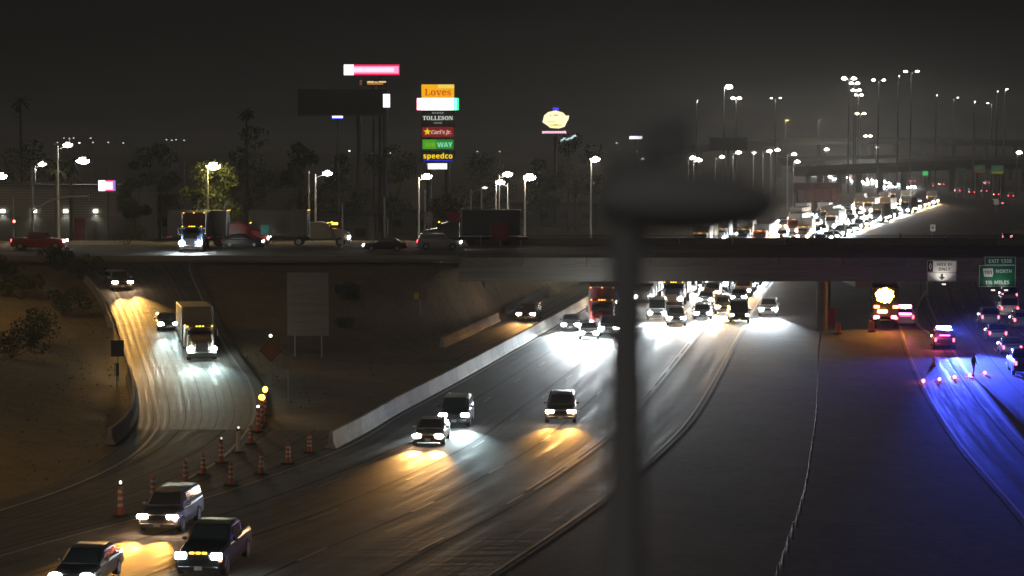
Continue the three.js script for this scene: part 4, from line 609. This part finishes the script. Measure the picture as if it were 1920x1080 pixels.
{ const Z = 330, m = Z / FOCAL, p = at(642, 191, Z), [t, y] = poleSign(p, 'big dark billboard with a white lit panel at its right end', { name: 'billboard', legs: [2.5, 6.5], r: 0.45 });
  part('board', box(166 * m, 47 * m, 0.8, 0, y, 0), mat(0.03, 0.03, 0.03, 0.8), t); part('catwalk', box(168 * m, 0.15, 1.4, 0, y - 25 * m, 0.5), darkSteel, t); panel('lit_sign', 13 * m, 25 * m, 0.3, print(32, 64, (x, w, h) => { x.fillStyle = '#f3ecff'; x.fillRect(0, 0, w, h); }), 1.8, t, 83 * m, y + 2 * m, 0.6); }
{ const Z = 300, m = Z / FOCAL, p = at(633, 220, Z), [t, y] = poleSign(p, 'small blue-white lit sign bar below the dark billboard', { r: 0.12 }); panel('sign_panel', 20 * m, 5.5 * m, 0.3, print(64, 16, (x, w, h) => { x.fillStyle = '#e6f2ff'; x.fillRect(0, 0, w, h); x.fillStyle = '#1c46ff'; x.fillRect(0, h * 0.72, w, h); }), 1.8, t, 0, y, 0); }
{ // rounded yellow sign with a blue cap and a pink strip
  const Z = 420, m = Z / FOCAL, p = at(1042, 225, Z), [t, y] = poleSign(p, 'rounded pale yellow lit sign with a blue cap and a pink strip beneath', { r: 0.35 });
  const s = new THREE.Shape(); [[-24, -4], [-21, 8], [-14, 14], [0, 17], [13, 13], [19, 7], [24, 8], [23, 1], [20, -3], [16, -12], [6, -15], [-10, -14], [-16, -9]].forEach(([a, b], i) => i ? s.lineTo(a * m, b * m) : s.moveTo(a * m, b * m));
  part('sign_panel', new THREE.ExtrudeGeometry(s, { depth: 0.5, bevelEnabled: true, bevelSize: 0.08, bevelThickness: 0.08, bevelSegments: 2 }).translate(0, y, 0), glow(1, 0.84, 0.5, 1.5), t);
  part('sign_stripe', box(22 * m, 3.4 * m, 0.1, 0, y - 10 * m, 0.64), glow(1, 0.72, 0.06, 1.4), t); part('sign_letters', merge([box(9 * m, 1.6 * m, 0.1, 0, y + 9 * m, 0.64), box(3 * m, 1.6 * m, 0.1, -10 * m, y + 8.4 * m, 0.64), box(8 * m, 1.3 * m, 0.1, 0, y - 9 * m, 0.72)]), glow(0.5, 0.14, 0.05, 0.6), t);
  for (const x of [-15, -11, -7, -3]) part('sign_letter', box(2 * m, 2.4 * m, 0.1, x * m, y - 3 * m, 0.64), glow(0.9, 0.4, 0.2, 1), t);
  part('blue_light', box(11 * m, 5 * m, 0.6, 0, y + 20.5 * m, 0), glow(0.08, 0.06, 1, 1.2), t); panel('lit_sign_strip', 45 * m, 4.6 * m, 0.5, print(128, 14, (x, w, h) => { x.fillStyle = '#ffc7d9'; x.fillRect(0, 0, w, h); x.fillStyle = '#c81e50'; for (let i = 0; i < 9; i++) x.fillRect(10 + i * 13, h * 0.75, 7, h); }), 1.3, t, -3 * m, y - 23 * m, 0);
}
{ const Z = 400, m = Z / FOCAL, p = at(1066, 260, Z), [t, y] = poleSign(p, 'small slanted cyan-white script sign beside the rounded yellow sign', { r: 0.15 }); part('lit_sign', new THREE.TubeGeometry(new THREE.CatmullRomCurve3([[-15, -5], [-9, 0], [-2, -1], [5, 1], [9, 4], [14, 6]].map(([a, b]) => V(a * m, y + b * m, 0))), 40, 2 * m, 8), glow(0.7, 0.95, 1, 1), t); }
{ const Z = 440, m = Z / FOCAL, p = at(1192, 258, Z), [t, y] = poleSign(p, 'thin white lit sign bar left of the camera mast top', { r: 0.15 }); panel('sign_panel', 24 * m, 5.5 * m, 0.4, print(64, 16, (x, w, h) => { x.fillStyle = '#f6f2ff'; x.fillRect(0, 0, w, h); }), 1.8, t, 0, y, 0); }
{ const Z = 262, m = Z / FOCAL, p = at(201, 348, Z), [t, y] = poleSign(p, 'small pink and white lit sign over the warehouse corner', { r: 0.15 }); panel('sign_panel', 32 * m, 20 * m, 0.4, print(128, 80, (x, w, h) => { x.fillStyle = '#f03a78'; x.fillRect(0, 0, w, h); x.fillStyle = '#ffd0ea'; x.fillRect(w * 0.05, h * 0.12, w * 0.8, h * 0.76); x.fillStyle = '#fff'; x.fillRect(0, 0, w * 0.4, h); x.fillStyle = '#7a6ab0'; x.fillRect(w * 0.88, 0, w, h); }), 1.7, t, 0, y, 0); }
{ const Z = 620, m = Z / FOCAL, p = at(1366, 270, Z), [t, y] = poleSign(p, 'dark unlit billboard far behind the camera mast', { name: 'billboard', r: 0.4 }); part('board', box(70 * m, 24 * m, 0.8, 0, y, 0), mat(0.02, 0.02, 0.02, 0.9), t); }
// road signs along the street, facing the camera
const signAt = (px, py, Z) => { const p = at(px, py, Z); return V(p.x, DECK, p.z); };
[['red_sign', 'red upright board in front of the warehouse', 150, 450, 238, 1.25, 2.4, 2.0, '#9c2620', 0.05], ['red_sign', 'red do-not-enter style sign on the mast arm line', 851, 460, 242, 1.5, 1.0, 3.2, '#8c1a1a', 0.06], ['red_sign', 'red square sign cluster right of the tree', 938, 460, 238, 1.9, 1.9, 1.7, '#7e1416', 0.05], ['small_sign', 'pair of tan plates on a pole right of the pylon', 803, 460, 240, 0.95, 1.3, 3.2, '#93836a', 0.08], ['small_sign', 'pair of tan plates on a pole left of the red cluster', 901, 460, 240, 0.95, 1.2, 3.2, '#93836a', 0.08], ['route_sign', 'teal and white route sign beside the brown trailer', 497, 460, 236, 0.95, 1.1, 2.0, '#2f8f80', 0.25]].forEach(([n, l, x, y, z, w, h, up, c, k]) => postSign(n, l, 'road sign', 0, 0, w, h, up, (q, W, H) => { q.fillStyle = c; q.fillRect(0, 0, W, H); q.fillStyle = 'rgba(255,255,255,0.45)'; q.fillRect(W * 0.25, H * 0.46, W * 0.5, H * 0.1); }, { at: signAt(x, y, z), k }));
// far green guide signs at the interchange
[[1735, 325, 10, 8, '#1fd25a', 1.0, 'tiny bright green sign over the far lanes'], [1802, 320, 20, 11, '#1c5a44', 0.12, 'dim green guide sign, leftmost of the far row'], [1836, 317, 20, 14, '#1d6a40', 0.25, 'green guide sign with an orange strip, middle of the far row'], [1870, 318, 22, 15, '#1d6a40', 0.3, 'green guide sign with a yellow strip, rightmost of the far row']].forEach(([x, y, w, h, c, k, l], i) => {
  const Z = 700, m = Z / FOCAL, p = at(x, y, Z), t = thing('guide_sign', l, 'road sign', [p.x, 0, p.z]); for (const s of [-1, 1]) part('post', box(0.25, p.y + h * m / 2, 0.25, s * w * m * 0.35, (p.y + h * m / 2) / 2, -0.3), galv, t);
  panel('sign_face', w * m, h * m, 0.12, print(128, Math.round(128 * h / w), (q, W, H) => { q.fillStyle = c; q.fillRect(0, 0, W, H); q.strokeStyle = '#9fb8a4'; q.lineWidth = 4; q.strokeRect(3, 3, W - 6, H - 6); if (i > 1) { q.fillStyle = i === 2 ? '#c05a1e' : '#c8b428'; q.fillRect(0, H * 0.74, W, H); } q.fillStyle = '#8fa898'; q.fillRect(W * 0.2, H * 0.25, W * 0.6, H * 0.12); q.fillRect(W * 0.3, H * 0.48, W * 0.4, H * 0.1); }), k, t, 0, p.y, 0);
});
// ---------------------------------------------------------------- buildings and the far interchange
const wallM = mat(0.09, 0.085, 0.075, 0.85), roofM = mat(0.05, 0.05, 0.05, 0.8);
{ // warehouse with wall lamps
  const a = at(-60, 420, 268), b = at(262, 420, 268), w = b.x - a.x, base = DECK * 0.9, t = thing('warehouse', 'long dim warehouse with ribbed metal siding and wall lamps at the left', 'building', [(a.x + b.x) / 2, base - 0.2, -275]);
  part('wall', box(w, 6.9, 13, 0, 3.45, 0), wallM, t); part('roof', box(w + 0.5, 0.3, 13.5, 0, 7.05, 0), roofM, t); const rib = box(w, 0.1, 0.08); for (let i = 0; i < 11; i++) part('siding_rib', rib, keep('ribm', () => mat(0.16, 0.15, 0.13, 0.6)), t).position.set(0, 3.3 + i * 0.32, 6.52);
  for (const x of [4, 63, 122, 178]) { const p = at(x, 396, 268), X = p.x - t.position.x, Y = p.y - t.position.y; part('wall_lamp', box(0.5, 0.34, 0.3, X, Y, 6.65, 0.05), glow(0.95, 1, 0.88, 14), t); const l = new THREE.SpotLight(new THREE.Color(0.95, 1, 0.85), 9, 0, 1.1, 0.7); l.name = 'wall_lamp_light'; l.position.set(X, Y - 0.25, 6.95); l.target.position.set(X, Y - 4, 6.6); l.castShadow = true; t.add(l, l.target); }
  for (let i = 0; i < 4; i++) part('door', box(2.2, 2.6, 0.08, -w / 2 + 5 + i * 5, 1.4, 6.55), mat(0.06, 0.055, 0.05, 0.7), t);
}
[[250, 330, 470, 'low dark commercial building behind the tree', 300, 12], [560, 690, 478, 'low dark shop building right of the tree', 320, 9], [720, 900, 400, 'long low truck-stop building below the pylon', 380, 7], [960, 1120, 380, 'low dark building left of the camera mast', 420, 7]].forEach(([x0, x1, , l, Z, h]) => { const a = at(x0, 400, Z), b = at(x1, 400, Z), y = height((a.x + b.x) / 2, Z), t = thing('commercial_building', l, 'building', [(a.x + b.x) / 2, y - 0.2, -Z - 8]); part('wall', box(b.x - a.x, h * 0.6, 12, 0, h * 0.3, 0), wallM, t); part('roof', box(b.x - a.x + 0.6, 0.35, 12.6, 0, h * 0.6 + 0.15, 0), roofM, t); for (let i = 0; i < 4; i++) part('window', box(1.6, 1.2, 0.06, ((i + 0.5) / 4 - 0.5) * (b.x - a.x), h * 0.32, 6.04), glassM, t); });
function flyover(label, pts, w, m) { // deck ribbon on piers
  const t = thing('flyover', label, 'bridge'), c = new THREE.CatmullRomCurve3(pts), s = new THREE.Shape(); s.moveTo(0, -w / 2); s.lineTo(2.4, -w / 4); s.lineTo(2.4, w / 4); s.lineTo(0, w / 2); s.lineTo(-0.9, w / 2); s.lineTo(-0.9, -w / 2); s.closePath();
  const P = [], I = [], N = 60, ring = [[-w / 2, 1], [-w / 2, -0.5], [-w / 4, -2.4], [w / 4, -2.4], [w / 2, -0.5], [w / 2, 1], [w / 2 - 0.4, 1], [w / 2 - 0.4, 0], [-w / 2 + 0.4, 0], [-w / 2 + 0.4, 1]];
  for (let i = 0; i <= N; i++) { const p = c.getPointAt(i / N), d = c.getTangentAt(i / N), n = V(-d.z, 0, d.x).normalize(); for (const [a, b] of ring) P.push(p.x + n.x * a, p.y + b, p.z + n.z * a); if (i) for (let k = 0; k < 10; k++) { const q = (i - 1) * 10 + k, r = (i - 1) * 10 + (k + 1) % 10; I.push(q, r, q + 10, r, r + 10, q + 10); } }
  const g = new THREE.BufferGeometry(); g.setAttribute('position', new THREE.Float32BufferAttribute(P, 3)); g.setIndex(I); const f = g.toNonIndexed(); f.computeVertexNormals(); part('deck', f, m, t);
  for (let i = 1; i < 12; i++) { const p = c.getPointAt(i / 12); part('pier', cyl(1.1, 1.1, Math.max(1, p.y - 2.3), p.x, 0, p.z, 12), m, t); }
}
const farM = mat(0.07, 0.066, 0.05, 0.9);
flyover('highest flyover deck crossing the horizon on the right', [at(1250, 282, 1150), at(1440, 266, 1100), at(1560, 262, 1120), at(1700, 262, 1180), at(1960, 268, 1250)], 11, farM);
flyover('middle flyover deck below the highest one', [at(1480, 300, 900), at(1620, 296, 960), at(1780, 296, 1010), at(2000, 300, 1050)], 11, farM);
flyover('lowest flyover deck above the far green signs', [at(1500, 318, 760), at(1640, 312, 780), at(1800, 306, 790), at(2010, 304, 800)], 10, farM);
[[1478, 262, 1085], [1540, 262, 1090]].forEach(([x, y, z], i) => lampPost(at(x, y - 38, z), `unlit-headed mast on the highest flyover, ${['left', 'right'][i]} of two`, { name: 'lamp_mast', k: 0, arm: 1.5, r: 0.2, base: at(x, y, z).y + 0.3, c: [1, 0.8, 0.3], cd: 150 }));
{ // red-brown trailers parked in two rows behind the jam, on a raised yard
  for (const [x0, x1, y, Z, row] of [[1488, 1572, 352, 560, 'upper'], [1494, 1572, 366, 520, 'lower']]) {
    const a = at(x0, y, Z), b = at(x1, y, Z), n = 5, w = (b.x - a.x) / n;
    for (let i = 0; i < n; i++) {
      const t = thing('parked_trailer', `dim red-brown parked trailer left of the far headlights, ${ordinal[i]} of the ${row} row`, 'trailer', [a.x + (i + 0.5) * w, 0, -Z], 0, 'parked red-brown trailers');
      part('cargo_box', box(w - 0.2, 2.6, 2.5, 0, a.y, 0, 0.05), keep('ptm', () => mat(0.07, 0.022, 0.02, 0.8)), t); part('underframe', box(w - 0.6, 0.4, 2.2, 0, a.y - 1.5, 0), black, t); part('support', box(0.5, a.y - 1.6, 0.5, 0, (a.y - 1.6) / 2, 0), black, t);
    }
  }
}
// tiny lamps of the far city
[[108, 267], [120, 259], [130, 260], [138, 259], [149, 268], [170, 259], [174, 267], [203, 267], [231, 268], [312, 262], [322, 263], [330, 262], [345, 263], [655, 283], [697, 287], [732, 287], [895, 284], [937, 284], [1156, 268], [1195, 284]].forEach(([x, y], i) => lampPost(at(x, y, 900), `tiny far city lamp near the horizon, ${ordinal[i]} from the left`, { name: 'distant_lamp', k: i === 4 || i === 13 ? 8 : 1.6, arm: 0, s: 0.9, r: 0.12, base: 0, group: 'tiny lamps of the far city' }));

// ---------------------------------------------------------------- trees, palms, shrubs
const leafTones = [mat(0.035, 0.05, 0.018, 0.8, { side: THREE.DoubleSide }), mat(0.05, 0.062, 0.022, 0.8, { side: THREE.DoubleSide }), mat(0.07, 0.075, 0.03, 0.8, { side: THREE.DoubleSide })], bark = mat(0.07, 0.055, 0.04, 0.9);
function leaves(blobs, n, size) { // leaf faces scattered through clumps
  const P = []; for (let i = 0; i < n; i++) { const b = blobs[Math.floor(rnd() * blobs.length)], u = rr(-1, 1), a = rr(0, 6.283), r = Math.cbrt(rr(0.25, 1)), q = Math.sqrt(1 - u * u), c = V(b[0] + Math.cos(a) * q * r * b[3], b[1] + u * r * b[3] * (b[4] ?? 0.8), b[2] + Math.sin(a) * q * r * b[3]); const d = V(rr(-1, 1), rr(-1, 1), rr(-1, 1)).normalize().multiplyScalar(size * rr(0.6, 1.3)), e = V(rr(-1, 1), rr(-1, 1), rr(-1, 1)).cross(d).normalize().multiplyScalar(size * 0.4); for (const k of [[-1, 0], [0, 1], [1, 0], [-1, 0], [1, 0], [0, -1]]) P.push(c.x + d.x * k[0] + e.x * k[1], c.y + d.y * k[0] + e.y * k[1], c.z + d.z * k[0] + e.z * k[1]); }
  const g = new THREE.BufferGeometry(); g.setAttribute('position', new THREE.Float32BufferAttribute(P, 3)); g.computeVertexNormals(); return g;
}
function tree(px, topY, Z, wpx, label, tone = 0, n = 1700) {
  const m = Z / FOCAL, top = at(px, topY, Z), base = height(top.x, Z), H = top.y - base, R = wpx * m / 2, t = thing('tree', label, 'tree', [top.x, base - 0.1, top.z], 0, 'trees behind the cross street');
  part('trunk', rod([0, 0, 0], [rr(-0.3, 0.3), H * 0.55, 0], 0.26, 9, 0.13), bark, t); const bl = []; for (let i = 0; i < 13; i++) { const y = H * rr(0.34, 0.9), k = 1 - Math.abs(y / H - 0.6) * 1.3; const b = [rr(-1, 1) * R * 0.75 * k, y, rr(-1, 1) * R * 0.6 * k, R * rr(0.24, 0.42)]; bl.push(b); if (i < 6) part('branch', rod([0, H * 0.35, 0], [b[0], b[1], b[2]], 0.1, 6, 0.03), bark, t); } bl.push([0, H * 0.94, 0, R * 0.25]);
  part('crown', leaves(bl, n, 0.3), leafTones[tone], t);
}
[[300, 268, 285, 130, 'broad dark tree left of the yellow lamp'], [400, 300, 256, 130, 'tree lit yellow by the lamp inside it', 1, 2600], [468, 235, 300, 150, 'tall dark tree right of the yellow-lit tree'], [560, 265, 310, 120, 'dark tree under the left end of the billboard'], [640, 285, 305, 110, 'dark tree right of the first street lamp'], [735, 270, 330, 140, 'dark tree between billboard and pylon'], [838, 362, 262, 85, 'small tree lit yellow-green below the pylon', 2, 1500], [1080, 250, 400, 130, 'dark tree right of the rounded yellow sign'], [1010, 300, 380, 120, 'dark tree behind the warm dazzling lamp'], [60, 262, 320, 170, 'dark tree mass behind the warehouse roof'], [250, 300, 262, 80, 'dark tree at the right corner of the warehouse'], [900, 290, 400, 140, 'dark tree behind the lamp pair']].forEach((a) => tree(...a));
function palm(px, topY, Z, label) {
  const top = at(px, topY, Z), base = height(top.x, Z), H = top.y - base, t = thing('palm_tree', label, 'palm', [top.x, base - 0.1, top.z], 0, 'tall palms'), g = []; part('trunk', cyl(0.24, 0.16, H - 1, 0, 0, 0, 9), bark, t);
  for (let i = 0; i < 22; i++) { const a = i * 2.4, el = rr(-0.9, 1.1), Lf = rr(1.6, 2.3), P = []; let p = V(0, H - 1, 0), d = V(Math.cos(a) * Math.cos(el), Math.sin(el), Math.sin(a) * Math.cos(el)); const w = V(-Math.sin(a), 0, Math.cos(a)); for (let k = 0; k < 5; k++) { const q = p.clone().add(d.clone().multiplyScalar(Lf / 5)), s0 = 0.3 * Math.sin((k + 0.3) / 5.2 * 3.0), s1 = 0.3 * Math.sin((k + 1.3) / 5.6 * 3.0), A = p.clone().addScaledVector(w, s0), B = p.clone().addScaledVector(w, -s0), C = q.clone().addScaledVector(w, s1), D = q.clone().addScaledVector(w, -s1); for (const v of [A, B, C, B, D, C]) P.push(v.x, v.y, v.z); d.y -= 0.28; d.normalize(); p = q; } const f = new THREE.BufferGeometry(); f.setAttribute('position', new THREE.Float32BufferAttribute(P, 3)); f.computeVertexNormals(); part('frond', f, leafTones[0], t); }
}
[[38, 178, 330, 'tall dark palm at the upper left'], [132, 290, 262, 'palm in front of the warehouse, left one'], [105, 300, 258, 'palm in front of the warehouse, right one'], [462, 196, 360, 'tall dark palm rising over the trees left of the billboard']].forEach((a) => palm(...a));
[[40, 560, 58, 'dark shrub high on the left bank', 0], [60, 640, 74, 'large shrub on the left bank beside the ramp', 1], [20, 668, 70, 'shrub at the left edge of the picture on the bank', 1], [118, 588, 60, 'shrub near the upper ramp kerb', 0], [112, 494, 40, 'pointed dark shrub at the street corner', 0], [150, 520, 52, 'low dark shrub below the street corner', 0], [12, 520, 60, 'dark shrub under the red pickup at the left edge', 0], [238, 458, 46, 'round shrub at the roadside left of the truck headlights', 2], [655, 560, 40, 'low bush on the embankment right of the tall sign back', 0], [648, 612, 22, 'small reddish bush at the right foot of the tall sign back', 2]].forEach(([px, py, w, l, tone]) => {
  const p = py < 470 ? V(at(px, py, 244).x, DECK, -244) : land(px, py), m = -p.z / FOCAL, R = w * m * 0.75, t = thing('shrub', l, 'shrub', [p.x, p.y - 0.15, p.z], 0, 'shrubs on the banks'), bl = []; for (let i = 0; i < 8; i++) { const b = [rr(-1, 1) * R, R * rr(0.35, 0.95), rr(-0.7, 0.7) * R, R * rr(0.3, 0.5)]; bl.push(b); part('stem', rod([0, 0, 0], [b[0], b[1], b[2]], 0.035, 5, 0.015), bark, t); } part('foliage', leaves(bl, 900, 0.16), leafTones[tone], t);
});
// gravel and tufts on the banks
{
  const P = []; for (let i = 0; i < 2600; i++) { const z = rr(90, 212), x = rr(-75, -3), ramp = x > rampLeftX(z) - 2 && x < rampRightX(Math.max(112, z)) + 1.2; if (ramp || x > barrierX(z) - 7 || (z < 137 && x > rampLeftX(z) - 2)) continue; const y = height(x, z) - 0.12, s = rr(0.03, 0.1); for (let k = 0; k < 3; k++) { const a = rr(0, 6.28), c = Math.cos(a) * s, d = Math.sin(a) * s; P.push(x - c, y, -z - d, x + c, y, -z + d, x + rr(-0.1, 0.1), y + s * rr(0.8, 2), -z + rr(-0.1, 0.1)); } }
  const g = new THREE.BufferGeometry(); g.setAttribute('position', new THREE.Float32BufferAttribute(P, 3)); g.computeVertexNormals(); const o = part('dry_tufts', g, mat(0.2, 0.16, 0.08, 0.9, { side: THREE.DoubleSide }), scene); o.userData.kind = 'stuff'; tag(o, 'dry tufts and stones scattered over the banks', 'ground cover');
}
// ---------------------------------------------------------------- the out-of-focus mast close to the camera
{
  const Z = 4.5, m = Z / FOCAL, p = at(1174, 800, Z), t = thing('camera_mast', 'blurred dark mast with a sensor head close to the camera', 'mast', [p.x, 0, p.z]), c = mat(0.62, 0.62, 0.63, 0.7), Y = (py) => at(1180, py, Z).y, X = (px) => at(px, 540, Z).x - p.x;
  part('pole', cyl(0.052, 0.04, Y(300), 0, 0, 0, 20), c, t);
  part('sensor_housing', new THREE.SphereGeometry(1, 24, 16).scale(175 * m, 58 * m, 0.1).translate(X(1285), Y(380), 0), c, t);
  part('bracket', box(0.065, 0.11, 0.065, X(1215), Y(320), 0, 0.01), c, t);
  part('top_unit', box(82 * m, 86 * m, 0.095, X(1248), Y(262), 0, 0.015), c, t);
}
scene.fog = new THREE.FogExp2(new THREE.Color(0.9, 0.88, 0.84), 0.00042);
renderer.render(scene, camera);
